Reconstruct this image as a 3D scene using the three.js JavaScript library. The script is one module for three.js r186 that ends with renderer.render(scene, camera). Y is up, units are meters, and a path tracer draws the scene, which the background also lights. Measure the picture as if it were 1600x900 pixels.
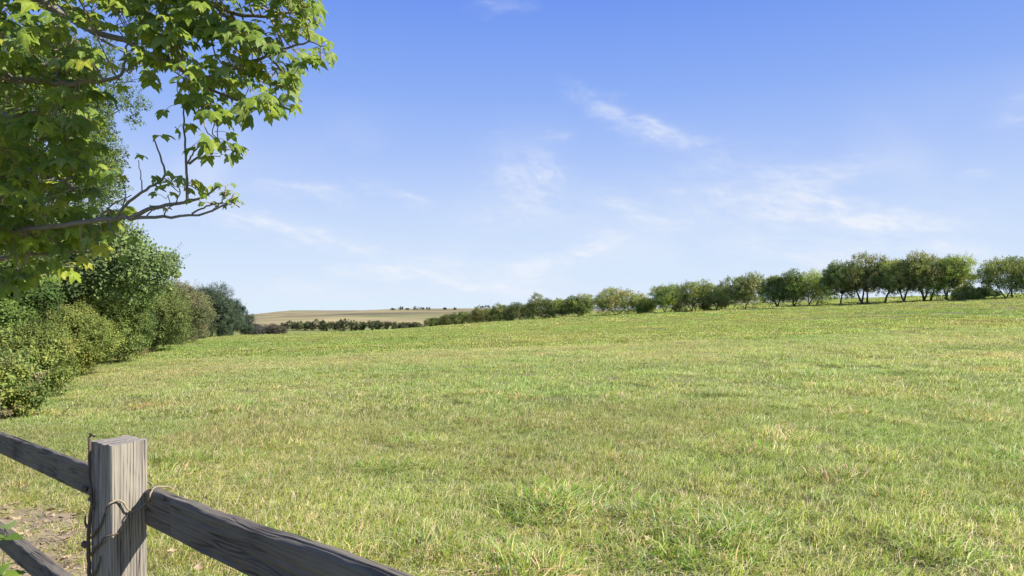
import * as THREE from 'three';
import { ImprovedNoise } from 'three/addons/math/ImprovedNoise.js';
import { mergeGeometries } from 'three/addons/utils/BufferGeometryUtils.js';

// ------------------------------------------------------------------ camera, sky, sun, exposure
const scene = new THREE.Scene();
const F = 1067, HZ = 468, EYE = 1.65;                                   // focal length and horizon in pixels of the 1600 x 900 photograph
const camera = new THREE.PerspectiveCamera(2 * Math.atan(450 / F) * 180 / Math.PI, 16 / 9, 0.05, 9000);
camera.position.set(0, EYE, 0);
camera.lookAt(0, EYE, -10);
camera.setViewOffset(1600, 900, 0, 450 - HZ, 1600, 900);
const renderer = new THREE.WebGLRenderer({ antialias: true });
renderer.toneMapping = THREE.LinearToneMapping;
renderer.toneMappingExposure = 1.95;
renderer.shadowMap.enabled = true;
const SUN = new THREE.Vector3(2.2, 2.0, 0.42).normalize();
const sun = new THREE.DirectionalLight(new THREE.Color(1, 0.93, 0.82), 5);
sun.name = 'sun';
sun.position.copy(SUN).multiplyScalar(300);
sun.castShadow = true;
Object.assign(sun.shadow.camera, { left: -220, right: 220, top: 220, bottom: -220, near: 1, far: 700 });
sun.shadow.mapSize.set(4096, 4096);
scene.add(sun, sun.target);

// ------------------------------------------------------------------ random numbers, noise
function rng(seed) { let s = seed >>> 0; return () => { s = (s + 0x6d2b79f5) | 0; let t = Math.imul(s ^ (s >>> 15), 1 | s); t = (t + Math.imul(t ^ (t >>> 7), 61 | t)) ^ t; return ((t ^ (t >>> 14)) >>> 0) / 4294967296; }; }
const PN = new ImprovedNoise();
const noise = (x, y, z = 0.37) => PN.noise(x, y, z);
const fbm = (x, y, z = 0.37, o = 4) => { let s = 0, a = 0.5; for (let i = 0; i < o; i++, a *= 0.5, x = x * 2.03 + 11.7, y = y * 2.03 + 5.3) s += a * noise(x, y, z); return s; };
const clamp = THREE.MathUtils.clamp, lerp = THREE.MathUtils.lerp, smooth = THREE.MathUtils.smoothstep;
const V = (x, y, z) => new THREE.Vector3(x, y, z);
const at = (px, py, d) => V((px - 800) / F * d, EYE + (HZ - py) / F * d, -d);   // a point of the photograph at a distance in metres

// ------------------------------------------------------------------ sky: clear air with thin cirrus
{
  const W = 3072, Hh = 1536, data = new Float32Array(W * Hh * 4), E = renderer.toneMappingExposure;
  const stops = [[0, .74, .84, .98], [3, .66, .79, .98], [7, .56, .70, .97], [12, .395, .55, .95], [17, .265, .43, .915], [24, .16, .31, .865], [40, .1, .23, .74], [90, .07, .18, .62]];
  const toAE = (px, py) => { const x = (px - 800) / F, y = (HZ - py) / F; return [Math.atan2(x, 1) * 180 / Math.PI, Math.atan(y / Math.hypot(x, 1)) * 180 / Math.PI]; };
  const streaks = [   // [points, half width in degrees, strength]
    [[[945, 165], [985, 195], [1050, 215], [1115, 232]], .8, .36], [[[880, 130], [960, 180], [1020, 210]], .8, .22], [[[1180, 318], [1260, 325], [1340, 345], [1460, 362], [1540, 378]], 1.5, .62],
    [[[1000, 300], [1150, 330], [1250, 345]], 2.0, .25], [[[780, 255], [830, 280], [880, 320]], 2.2, .36], [[[920, 300], [990, 330], [1065, 358]], .9, .4], [[[790, 440], [870, 408], [930, 385], [985, 362]], 1.2, .5],
    [[[510, 423], [620, 425], [720, 440], [850, 463]], .45, .7], [[[330, 338], [420, 355], [500, 374], [580, 388]], .8, .5], [[[395, 292], [470, 292], [545, 308]], .6, .4], [[[560, 288], [620, 302], [670, 320]], .5, .4],
    [[[1190, 275], [1290, 270], [1380, 260]], .9, .25], [[[740, 5], [790, 8], [835, 6]], .5, .2], [[[1480, 285], [1540, 268]], .6, .25], [[[1560, 190], [1620, 170]], .9, .3], [[[420, 448], [560, 455]], .6, .4],
    [[[1300, 400], [1420, 395], [1550, 410]], 1.2, .3], [[[850, 215], [890, 212]], .5, .2], [[[700, 345], [800, 330], [900, 345]], 1.8, .22], [[[1090, 250], [1200, 290], [1330, 310]], 2.2, .2], [[[600, 400], [740, 415], [860, 425]], 1.3, .3], [[[1120, 380], [1250, 400], [1400, 420]], 1.5, .3]].map(([p, w, s]) => [p.map(([x, y]) => toAE(x, y)), w, s]);
  const R = rng(77);
  for (let i = 0; i < 110; i++) {                                        // the same kind of wisps all round
    const az = 46 + R() * 268, el = 2 + R() * R() * 55, p = [[az, el]];
    let dir = (R() - .5) * .9;
    for (let k = 0; k < 3; k++) { const q = p[p.length - 1], l = 2 + R() * 4; dir += (R() - .5) * .4; p.push([q[0] + l * Math.cos(dir) / Math.cos(el * Math.PI / 180), q[1] + l * Math.sin(dir) * .7]); }
    streaks.push([p, .5 + R() * 1.2, .2 + R() * .4]);
  }
  const boxes = streaks.map(([p, w]) => [Math.min(...p.map(q => q[0])) - 3 * w - 2, Math.max(...p.map(q => q[0])) + 3 * w + 2, Math.min(...p.map(q => q[1])) - 3 * w - 1, Math.max(...p.map(q => q[1])) + 3 * w + 1]);
  const rows = [];
  for (let r = 0; r < Hh; r++) { const el = ((r + .5) / Hh - .5) * 180; rows.push(streaks.map((s, i) => i).filter(i => el > boxes[i][2] && el < boxes[i][3])); }
  for (let r = 0; r < Hh; r++) {
    const el = ((r + .5) / Hh - .5) * 180, e = Math.max(el, 0);
    let k = 0; while (k < stops.length - 2 && stops[k + 1][0] < e) k++;
    const a = stops[k], b = stops[k + 1], t = clamp((e - a[0]) / (b[0] - a[0]), 0, 1), base = [1, 2, 3].map(c => lerp(a[c], b[c], t));
    for (let c = 0; c < W; c++) {
      const o = (r * W + c) * 4; let cl = 0;
      if (el > 0 && el < 70) {
        const round = ((c + .5) / W - .5) * 2 * Math.PI, ca = Math.cos(round), sa = Math.sin(round);
        let az = Math.atan2(ca, -sa) * 180 / Math.PI;                     // 0 straight ahead (-z), + to the right
        if (az < -46) az += 360;
        const cs = Math.cos(el * Math.PI / 180);
        let warp = null;
        for (const i of rows[r]) {
          const [p, w, s] = streaks[i], bx = boxes[i];
          if (az < bx[0] || az > bx[1]) continue;
          if (!warp) warp = [fbm(ca * 30, sa * 30 + el * .9, 2.1) * 1.5, fbm(ca * 22 + 7, sa * 22 - el * 1.1, 4.4) * 1.1, .5 + 1.1 * fbm(ca * 14 + el * .12, sa * 14 + el * .9, 6.6, 5) + .5 * fbm(ca * 50, sa * 50 + el * 3.5, 8.1, 3)];
          let best = 1e9, bt = 0, across = 0, along = 0, run = 0;
          for (let j = 0; j + 1 < p.length; j++) {
            const ux = (p[j + 1][0] - p[j][0]) * cs, uy = p[j + 1][1] - p[j][1], vx = (az + warp[0] - p[j][0]) * cs, vy = el + warp[1] - p[j][1];
            const q = clamp((ux * vx + uy * vy) / (ux * ux + uy * uy), 0, 1), d = Math.hypot(vx - q * ux, vy - q * uy);
            const ul = Math.hypot(ux, uy);
            if (d < best) { best = d; bt = (j + q) / (p.length - 1); across = (ux * vy - uy * vx) / ul; along = run + q * ul; }
            run += ul;
          }
          const fibre = clamp(.8 + 1.1 * fbm(along * .28 + i * 7, across * 2.6 + along * .35, i + .5, 4) + .5 * fbm(along * .9, across * 7, i + 3.5, 2), 0, 1.5);
          cl += 1.75 * s * fibre * Math.exp(-((best / w) ** 2)) * Math.sin(Math.PI * clamp(bt * .9 + .05, 0, 1)) ** .6 * clamp(warp[2], 0, 1.2);
        }
        const veil = smooth(fbm(ca * 3.2 + 3, sa * 3.2 + el * .06, 1.7), -.05, .45) * smooth(el, 1, 5) * (1 - smooth(el, 8, 17)) * .46;
        cl = 1 - (1 - clamp(cl, 0, .85)) * (1 - veil);
      }
      for (let q = 0; q < 3; q++) data[o + q] = lerp(base[q], [.88, .915, .985][q], cl) / E;
      data[o + 3] = 1;
    }
  }
  const sky = new THREE.DataTexture(data, W, Hh, THREE.RGBAFormat, THREE.FloatType);
  sky.mapping = THREE.EquirectangularReflectionMapping; sky.magFilter = THREE.LinearFilter; sky.needsUpdate = true;
  scene.background = sky; scene.environment = sky;
}

// ------------------------------------------------------------------ naming and placing
const taken = {};
const numbered = n => { const k = taken[n] = (taken[n] ?? -1) + 1; return k ? n + '_' + String(k).padStart(3, '0') : n; };
function tag(o, label, category, group, kind) { if (label) o.userData.label = label; if (category) o.userData.category = category; if (group) o.userData.group = group; if (kind) o.userData.kind = kind; return o; }
function thing(name, label, category, pos = V(0, 0, 0), group) { const o = new THREE.Group(); o.name = numbered(name); o.position.copy(pos); scene.add(o); return tag(o, label, category, group); }
function part(name, geo, mat, parent, kind) { const m = new THREE.Mesh(geo, mat); m.name = name; m.castShadow = m.receiveShadow = true; parent.add(m); if (kind) m.userData.kind = kind; return m; }
function instances(name, geo, mat, mats, cols, parent) {
  const m = new THREE.InstancedMesh(geo, mat, mats.length);
  mats.forEach((q, i) => { m.setMatrixAt(i, q); if (cols) m.setColorAt(i, cols[i]); });
  m.name = name; m.userData.kind = 'stuff'; m.castShadow = m.receiveShadow = true; parent.add(m); return m;
}
const C = (r, g, b) => new THREE.Color().setRGB(r, g, b);
const std = (color, rough = .9, extra = {}) => new THREE.MeshStandardMaterial({ color, roughness: rough, side: THREE.DoubleSide, ...extra });
const leafMat = (t = .4, extra = {}) => new THREE.MeshPhysicalMaterial({ color: C(1, 1, 1), vertexColors: true, roughness: .97, transmission: t, thickness: 0, specularIntensity: .12, side: THREE.DoubleSide, ...extra });
class Geo {
  constructor() { this.p = []; this.n = []; this.u = []; this.c = []; this.i = []; }
  v(p, n, u = 0, w = 0, c = [1, 1, 1]) { this.p.push(p.x, p.y, p.z); this.n.push(n.x, n.y, n.z); this.u.push(u, w); this.c.push(c[0], c[1], c[2]); return this.p.length / 3 - 1; }
  tri(a, b, c) { this.i.push(a, b, c); }
  tube(pts, radii, sides = 5, c = [1, 1, 1]) {                             // a tapered limb through points
    const up = V(.13, .31, .94).normalize(); let prev = null, len = 0;
    for (let k = 0; k < pts.length; k++) {
      const t = pts[Math.min(k + 1, pts.length - 1)].clone().sub(pts[Math.max(k - 1, 0)]).normalize();
      const a = t.clone().cross(Math.abs(t.dot(up)) > .95 ? V(1, 0, 0) : up).normalize(), b = t.clone().cross(a);
      if (k) len += pts[k].distanceTo(pts[k - 1]);
      const ring = [];
      for (let s = 0; s <= sides; s++) {
        const w = s / sides * 2 * Math.PI, n = a.clone().multiplyScalar(Math.cos(w)).addScaledVector(b, Math.sin(w));
        ring.push(this.v(pts[k].clone().addScaledVector(n, radii[k]), n, s / sides, len, c));
      }
      if (prev) for (let s = 0; s < sides; s++) { this.tri(prev[s], prev[s + 1], ring[s]); this.tri(prev[s + 1], ring[s + 1], ring[s]); }
      prev = ring;
    }
    return this;
  }
  build() {
    const g = new THREE.BufferGeometry();
    g.setAttribute('position', new THREE.Float32BufferAttribute(this.p, 3)); g.setAttribute('normal', new THREE.Float32BufferAttribute(this.n, 3));
    g.setAttribute('uv', new THREE.Float32BufferAttribute(this.u, 2)); g.setAttribute('color', new THREE.Float32BufferAttribute(this.c, 3)); g.setIndex(this.i);
    return g;
  }
}
function curve(pts, n, wob = 0, R = Math.random) {                         // points along a smooth line, slightly crooked
  const c = new THREE.CatmullRomCurve3(pts, false, 'centripetal'), out = [];
  for (let i = 0; i <= n; i++) { const p = c.getPoint(i / n); if (wob && i && i < n) p.add(V(R() - .5, R() - .5, R() - .5).multiplyScalar(wob)); out.push(p); }
  return out;
}
const taper = (n, a, b) => Array.from({ length: n + 1 }, (_, i) => lerp(a, b, i / n));
function dataTex(w, h, f, srgb = false, rep = [1, 1]) {
  const d = new Uint8Array(w * h * 4);
  for (let y = 0; y < h; y++) for (let x = 0; x < w; x++) { const c = f(x, y), o = (y * w + x) * 4; for (let k = 0; k < 3; k++) d[o + k] = clamp((c[k] ?? c[0]) * 255, 0, 255); d[o + 3] = 255; }
  const t = new THREE.DataTexture(d, w, h); t.magFilter = THREE.LinearFilter; t.minFilter = THREE.LinearMipmapLinearFilter; t.wrapS = t.wrapT = THREE.RepeatWrapping; t.repeat.set(...rep);
  if (srgb) t.colorSpace = THREE.SRGBColorSpace; t.needsUpdate = true; return t;
}

// ------------------------------------------------------------------ the lie of the land
const ctrl = [   // x, distance ahead, height (camera stands at height 1.65)
  [0, 2, 0], [-1.4, 2.4, 0], [-3.2, 4.4, -.12], [3, 3, .08], [0, -6, .05], [12, -6, .5], [-12, -4, -.5], [12, 14, .25], [-10, 14, -.55], [-17, 28, -1.1], [-24, 45, -1.55], [-44, 130, -5.4], [-40, 60, -2.2], [-70, 110, -5], [-30, 20, -1.2],
  [56, 75, 1.85], [50, 83, 1.42], [36.4, 106, .15], [20, 133, -1.45], [-18, 195, -6], [0, 80, -1.8], [25, 50, .1], [-44, 195, -8.2], [-89, 280, -10.9], [-39, 280, -10.7], [73, 120, 2.2], [82, 108, 2.35], [51, 150, .05], [37, 200, -1.5],
  [131, 350, -5], [197, 300, -1], [120, 90, 3.5], [110, 20, 3], [-140, 180, -9.5], [20, 330, -8]];
const tps = (() => {
  const n = ctrl.length, N = n + 3, A = Array.from({ length: N }, () => new Float64Array(N + 1)), phi = r2 => r2 < 1e-9 ? 0 : r2 * Math.log(r2) * .5;
  for (let i = 0; i < n; i++) {
    for (let j = 0; j < n; j++) A[i][j] = phi((ctrl[i][0] - ctrl[j][0]) ** 2 + (ctrl[i][1] - ctrl[j][1]) ** 2);
    A[i][i] += 20; A[i][n] = A[n][i] = 1; A[i][n + 1] = A[n + 1][i] = ctrl[i][0]; A[i][n + 2] = A[n + 2][i] = ctrl[i][1]; A[i][N] = ctrl[i][2];
  }
  for (let k = 0; k < N; k++) {
    let m = k; for (let r = k + 1; r < N; r++) if (Math.abs(A[r][k]) > Math.abs(A[m][k])) m = r;
    [A[k], A[m]] = [A[m], A[k]];
    for (let r = 0; r < N; r++) if (r !== k) { const f = A[r][k] / A[k][k]; if (f) for (let c = k; c <= N; c++) A[r][c] -= f * A[k][c]; }
  }
  const w = A.map((r, i) => r[N] / r[i]);
  return (x, d) => { let s = w[n] + w[n + 1] * x + w[n + 2] * d; for (let j = 0; j < n; j++) s += w[j] * phi((x - ctrl[j][0]) ** 2 + (d - ctrl[j][1]) ** 2); return s; };
})();
function ground(x, z) {
  const d = -z, r = Math.hypot(x, d - 130), k = smooth(r, 190, 420);
  const h = k < 1 ? tps(x, d) : 0, bumps = (fbm(x * .55, z * .55, 3.3, 3) * .09 + fbm(x * .12, z * .12, 9.1, 2) * .16) * (1 - smooth(Math.hypot(x, d), 60, 200));
  const far = -12.5 - .024 * Math.max(0, Math.hypot(x, d) - 420) * (1 - smooth(x / Math.max(d, 1), .12, .3)) * smooth(d, 0, 300);
  return lerp(h, far, k) + bumps - .01;
}
const onGround = (x, z, dy = 0) => V(x, ground(x, z) + dy, z);

// ------------------------------------------------------------------ ground sheet, bare soil, hills
const soilAt = (x, z) => {                                                // 1 where the turf is worn away along the fence
  const u = (x + 3.55) * -.72 + (z + 5.0) * -.69, v = (x + 3.55) * .69 + (z + 5.0) * -.72;
  return 1 - (u / 1.7) ** 2 - (v / .52) ** 2 + fbm(x * 2.3, z * 2.3, 5.5) * 1.1;
};
const GREEN = [.2, .235, .05];
{
  const n = 300, s = u => 26 * u + 4200 * Math.sign(u) * Math.abs(u) ** 5, pos = [], col = [], uv = [], idx = [];
  for (let j = 0; j <= n; j++) for (let i = 0; i <= n; i++) {
    const x = s(i / n * 2 - 1), z = -18 + s(j / n * 2 - 1);
    pos.push(x, ground(x, z), z); uv.push(x / 5, z / 5);
    const a = fbm(x * .09, z * .09, 1.2) * .5 + .5, b = fbm(x * .5, z * .5, 7.2) * .5 + .5, far = smooth(Math.hypot(x, z + 130), 300, 500), tan = far * smooth(fbm(x * .004, z * .004, 4.4), -.12, .12);
    const turf = 1 - smooth(Math.hypot(x, z), 215, 235), soil = [.165, .165, .062];   // thatch and soil under the blades; plain sward where no blades are built
    let c = [GREEN[0] * (.85 + .5 * a), GREEN[1] * (.85 + .3 * b), GREEN[2] * (.8 + .5 * b)].map((q, k) => lerp(q, soil[k] * (.8 + .4 * b), turf));
    c = c.map((q, k) => lerp(q, [.3, .25, .13][k], tan * .8));
    col.push(...c);
  }
  for (let j = 0; j < n; j++) for (let i = 0; i < n; i++) { const a = j * (n + 1) + i, b = a + 1, c = a + n + 1, d = c + 1; idx.push(a, c, b, b, c, d); }
  const g = new THREE.BufferGeometry();
  g.setAttribute('position', new THREE.Float32BufferAttribute(pos, 3)); g.setAttribute('color', new THREE.Float32BufferAttribute(col, 3)); g.setAttribute('uv', new THREE.Float32BufferAttribute(uv, 2)); g.setIndex(idx); g.computeVertexNormals();
  const T = 512, tile = (x, y, f, z) => { const q = (v, w) => fbm(v * f, w * f, z, 4), u = x / T, w = y / T; return lerp(lerp(q(u, w), q(u - 1, w), u), lerp(q(u, w - 1), q(u - 1, w - 1), u), w); };
  const map = dataTex(T, T, (x, y) => { const a = tile(x, y, 24, 1.3), b = tile(x, y, 60, 5.1), v = .74 + .45 * a + .45 * b; return [v * 1.02 + a * .12, v, v * .9 - a * .1]; }, false);
  const bump = dataTex(T, T, (x, y) => [.5 + .6 * tile(x, y, 40, 8.8)]);
  const m = new THREE.Mesh(g, std(C(1, 1, 1), 1, { vertexColors: true, map, bumpMap: bump, bumpScale: .05 })); m.name = 'ground'; m.receiveShadow = true;
  scene.add(tag(m, 'sloping pasture ground under the grass', 'field', null, 'structure'));
}
{
  const g = new Geo(), n = 70, R = rng(5), ids = {};
  for (let j = 0; j <= n; j++) for (let i = 0; i <= n; i++) {
    const a = i / n * 4.4 - 2.2, b = j / n * 2 - 1, x = -3.55 - .72 * a + .69 * b, z = -5 - .69 * a - .72 * b, e = smooth(soilAt(x, z), -.35, .2);
    const y = ground(x, z) + lerp(-.03, .012, e) + (fbm(x * 9, z * 9, 2.2) * .03 + R() * .006) * e, k = .8 + R() * .35 + fbm(x * 5, z * 5, 6.1) * .9;
    ids[i + '_' + j] = g.v(V(x, y, z), V(0, 1, 0), x, z, [.225 * k, .175 * k, .11 * k]);
  }
  for (let j = 0; j < n; j++) for (let i = 0; i < n; i++) { const q = (a, b) => ids[a + '_' + b]; g.tri(q(i, j), q(i + 1, j), q(i, j + 1)); g.tri(q(i + 1, j), q(i + 1, j + 1), q(i, j + 1)); }
  const geo = g.build(); geo.computeVertexNormals();
  const m = new THREE.Mesh(geo, std(C(1, 1, 1), 1, { vertexColors: true })); m.name = 'bare_soil'; m.receiveShadow = true;
  scene.add(tag(m, 'dry bare brown soil patch behind the wooden rails', 'soil', null, 'structure'));
}
function crestY(x) {   // height of the stubble hill's crest, 520 m off
  const px = 800 + x / 520 * F, pts = [[180, 512], [330, 502], [385, 497], [450, 492], [520, 487.5], [600, 484.5], [760, 484], [900, 486], [1050, 489], [1200, 500]];
  let k = 0; while (k < pts.length - 2 && pts[k + 1][0] < px) k++;
  const t = clamp((px - pts[k][0]) / (pts[k + 1][0] - pts[k][0]), 0, 1), py = lerp(pts[k][1], pts[k + 1][1], t * t * (3 - 2 * t));
  return EYE + (HZ - py) / F * 520;
}
const hillY = (x, d) => { const t = d < 520 ? Math.sin(Math.PI / 2 * clamp((d - 275) / 245, -.1, 1)) : Math.cos(Math.PI / 2 * clamp((d - 520) / 500, 0, 1)); return lerp(-14.5, crestY(x), t) + fbm(x * .012, d * .012, 2.7) * .6; };
{
  const g = new Geo(), nx = 140, nz = 90;
  for (let j = 0; j <= nz; j++) for (let i = 0; i <= nx; i++) {
    const x = -330 + i / nx * 560, d = 262 + j / nz * 760, w = fbm(x * .006, d * .03, 3.9) * 1.2 + fbm(x * .03, d * .09, 8.4) * .5, k = .72 + w * 1.0;
    const green = smooth(fbm(x * .01 + 4, d * .012, 5.8), .0, .3) * .8;
    g.v(V(x, hillY(x, d), -d), V(0, 1, 0), x / 12, d / 12, [lerp(.255, .18, green) * k, lerp(.21, .2, green) * k, lerp(.092, .06, green) * k]);
  }
  for (let j = 0; j < nz; j++) for (let i = 0; i < nx; i++) { const a = j * (nx + 1) + i; g.tri(a, a + 1, a + nx + 1); g.tri(a + 1, a + nx + 2, a + nx + 1); }
  const geo = g.build(); geo.computeVertexNormals();
  const m = new THREE.Mesh(geo, std(C(1, 1, 1), 1, { vertexColors: true })); m.name = 'hill'; m.castShadow = m.receiveShadow = true;
  scene.add(tag(m, 'low tan stubble hill beyond the far hedge', 'hill', null, 'structure'));
}
function ridge(x0, x1, d, depth, top, base, col, label) {                         // a far rise of land
  const g = new Geo(), nx = 80, nz = 12;
  for (let j = 0; j <= nz; j++) for (let i = 0; i <= nx; i++) {
    const x = lerp(x0, x1, i / nx), u = j / nz, e = Math.sin(Math.PI * i / nx) ** .5;
    g.v(V(x, base + (top - base + fbm(x * .003, d, 1.1) * 9) * e * Math.sin(Math.PI * u), -d - depth * u), V(0, 1, 0), 0, 0, col.map(q => q * (1 + .5 * fbm(x * .006, u * 3, 5.2))));
  }
  for (let j = 0; j < nz; j++) for (let i = 0; i < nx; i++) { const a = j * (nx + 1) + i; g.tri(a, a + 1, a + nx + 1); g.tri(a + 1, a + nx + 2, a + nx + 1); }
  const geo = g.build(); geo.computeVertexNormals();
  const m = new THREE.Mesh(geo, std(C(1, 1, 1), 1, { vertexColors: true })); m.name = numbered('far_hill'); m.receiveShadow = true; scene.add(tag(m, label, 'hill', null, 'structure'));
}
ridge(-1500, -700, 2000, 900, -72, -130, [.1, .12, .06], 'faint bluish far hill left of the stubble hill');
ridge(300, 3400, 2600, 1200, 12, -20, [.12, .13, .07], 'hazy bluish far ridge behind the hawthorn row');

// ------------------------------------------------------------------ grass
const grass = new THREE.Group(); grass.name = 'grass'; scene.add(tag(grass, 'rough green and straw coloured pasture grass covering the field', 'grass', null, 'stuff'));
const PAL = [[.19, .285, .042], [.27, .35, .055], [.36, .405, .085], [.16, .24, .055], [.63, .56, .30], [.47, .44, .18], [.25, .335, .04]];
function blade(g, R, x, z, h, w, lean, dir, col, curl = 1) {
  const dx = Math.cos(dir), dz = Math.sin(dir), t = dir + Math.PI / 2 + (R() - .5) * 1.6, sx = Math.cos(t) * w / 2, sz = Math.sin(t) * w / 2;
  const P = k => { const l = lean * h * k ** (1 + curl * .6), y = h * k * Math.sqrt(Math.max(.05, 1 - Math.min(.9, lean * lean * k * .55))); return V(x + dx * l, y, z + dz * l); };
  const a = P(0), b = P(.55), c = P(1), n = V(dx * .1 - dz * .35 * (R() - .5), .9, dz * .1 + dx * .35 * (R() - .5)).normalize();
  const i0 = g.v(V(a.x - sx, -.02, a.z - sz), n, 0, 0, col), i1 = g.v(V(a.x + sx, -.02, a.z + sz), n, 0, 0, col), i2 = g.v(V(b.x - sx * .8, b.y, b.z - sz * .8), n, 0, 0, col), i3 = g.v(V(b.x + sx * .8, b.y, b.z + sz * .8), n, 0, 0, col), i4 = g.v(c, n, 0, 0, col);
  g.tri(i0, i1, i2); g.tri(i1, i3, i2); g.tri(i2, i3, i4);
}
function patch(seed, size, count, h, w, straw) {
  const R = rng(seed), g = new Geo();
  const cl = Array.from({ length: Math.max(6, count / 28 | 0) }, () => [(R() - .5) * size, (R() - .5) * size, R() * 6.28, .5 + R() * .8, R()]);
  for (let i = 0; i < count; i++) {
    const q = cl[R() * cl.length | 0], loose = R() < .45, s = size * .13;
    const x = loose ? (R() - .5) * size : q[0] + (R() + R() - 1) * s, z = loose ? (R() - .5) * size : q[1] + (R() + R() - 1) * s, dry = R() < straw;
    const base = dry ? PAL[R() < .55 ? 4 : 5] : PAL[[0, 1, 2, 3, 6, 1, 2][(q[4] * 4 + R() * 3.6) | 0] ?? 1], k = .8 + R() * .45;
    blade(g, R, x, z, h * q[3] * (.45 + R() * .75), w * (.6 + R() * .7), .4 + R() * 1.35, loose ? R() * 6.28 : q[2] + (R() - .5) * 2.6, base.map(v => v * k), 1);
  }
  if (size < 2) for (let i = 0; i < count * .05; i++) blade(g, R, (R() - .5) * size, (R() - .5) * size, h * (1.1 + R() * 1.1), w * (.4 + R() * .25), .5 + R() * 1.6, R() * 6.28, R() < .6 ? [.75, .69, .45] : [.4, .45, .14], 1.2);
  return g.build();
}
const grassMat = leafMat(.3);
{
  const zones = [   // near and far distance, size of a piece, blades, height, width
    [1.3, 11, .5, 760, .066, .0044, 1.6], [11, 32, 1.1, 1100, .072, .008, 1.5], [32, 90, 2.8, 1300, .09, .024, 1.55], [90, 235, 6, 1300, .13, .075, 1.65]];
  zones.forEach(([d0, d1, size, count, h, w, over], zi) => {
    const nv = 4, sets = Array.from({ length: nv }, () => [[], []]), R = rng(900 + zi), step = size / over;
    for (let d = d0; d < d1; d += step) {
      const half = .75 * d * 1.14 + 2.2;
      for (let x = -half; x < half; x += step) {
        const X = x + (R() - .5) * step * .9, D = d + (R() - .5) * step * .9;
        if (X < -(D * .52 + 5.5) + 0 && D > 12 && D < 125 && X < -10 - (D - 14) * .42) continue;         // under the wood on the left
        if (D < 7.5 && soilAt(X, -D) > .0 + R() * .9) continue;
        const rough = fbm(X * .35, D * .35, 2.2, 3), wet = fbm(X * .14 + 9, D * .14, 6.5, 3), fine = fbm(X * 1.1, D * 1.1, 4.1, 2);
        const k = .7 + .7 * clamp(rough + .3, 0, 1) + .6 * fine, sc = .9 + R() * .3;
        const m = new THREE.Matrix4().compose(onGround(X, -D), new THREE.Quaternion().setFromAxisAngle(V(0, 1, 0), R() * 6.283), V(sc, Math.max(.4, k) * (.85 + R() * .35), sc));
        const dry = clamp(.52 - wet * 1.3 + fine * .5, 0, 1), set = sets[R() * nv | 0];
        set[0].push(m); const tone = 1 + .28 * fbm(X * .8 + 3, D * .8, 12.5, 3) + .3 * fbm(X * .05, D * .3, 15.5, 3); set[1].push(C(lerp(.88, 1.28, dry) * (.93 + R() * .14) * tone, lerp(1.04, 1.12, dry) * (.93 + R() * .14) * tone, lerp(.85, 1.25, dry) * tone));
      }
    }
    sets.forEach((s, v) => instances('grass_patch', patch(100 + zi * 10 + v, size * 1.1, count, h, w, [.17, .2, .24, .3][v] * (zi > 1 ? .6 : 1)), grassMat, s[0], s[1], grass));
  });
  // taller arching clumps
  const R = rng(41), clump = seed => { const r = rng(seed), g = new Geo(); for (let i = 0; i < 190; i++) { const a = r() * 6.283, q = Math.sqrt(r()) * .2, dry = r() < .3; blade(g, r, Math.cos(a) * q, Math.sin(a) * q, .05 + r() * .11, .0038 + r() * .0025, .35 + r() * .95, a + (r() - .5) * 3.5, (dry ? PAL[4] : PAL[[0, 3, 2, 1, 6][r() * 5 | 0]]).map(v => v * (.8 + r() * .4)), 1.4); } return g.build(); };
  const sets = [0, 1, 2].map(() => [[], []]);
  const put = (x, d, s, green) => { const k = sets[R() * 3 | 0]; k[0].push(new THREE.Matrix4().compose(onGround(x, -d), new THREE.Quaternion().setFromAxisAngle(V(0, 1, 0), R() * 6.283), V(s * (.9 + R() * .9), s * (.5 + R() * .5), s * (.9 + R() * .9)))); k[1].push(green ? C(.84 + R() * .2, .92 + R() * .16, .75 + R() * .3) : C(.95 + R() * .45, .98 + R() * .3, .9 + R() * .4)); };
  for (let i = 0; i < 700; i++) { const d = 2.5 + R() ** .8 * 26, x = (R() * 2 - 1) * (.8 * d + 1); if (fbm(x * .5, d * .5, 8.3, 2) > -.05 && soilAt(x, -d) < 0 && !(x < -10 - (d - 14) * .42 && d > 12)) put(x, d, .6 + R() * .6); }
  for (const [px, py, n, s] of [[880, 780, 6, 1.35], [1150, 850, 4, 1.1], [300, 690, 6, 1.2], [1390, 880, 3, 1], [620, 710, 5, 1.0], [950, 860, 3, 1], [700, 850, 3, 1], [1090, 800, 4, 1.1], [1560, 740, 3, 1], [1120, 620, 6, 1.3], [760, 600, 5, 1.3], [1420, 590, 6, 1.4]]) {
    const d = EYE * F / (py - HZ), x = (px - 800) / F * d; for (let i = 0; i < n; i++) put(x + (R() + R() - 1) * .45, d + (R() + R() - 1) * .35, s, true);
  }
  sets.forEach((s, v) => instances('grass_clump', clump(60 + v), grassMat, s[0], s[1], grass));
}

// ------------------------------------------------------------------ trees and shrubs
const barkTex = dataTex(128, 256, (x, y) => { const v = .72 + .5 * fbm(x / 9, y / 34, 2.3) + .35 * fbm(x / 3, y / 8, 5.9, 2); return [v, v * .97, v * .93]; });
const bark = std(C(.16, .135, .105), .95, { map: barkTex, bumpMap: barkTex, bumpScale: .02 }), barkPale = std(C(.27, .255, .22), .9, { map: barkTex, bumpMap: barkTex, bumpScale: .006 }), twigMat = std(C(.22, .19, .14), .9);
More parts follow.
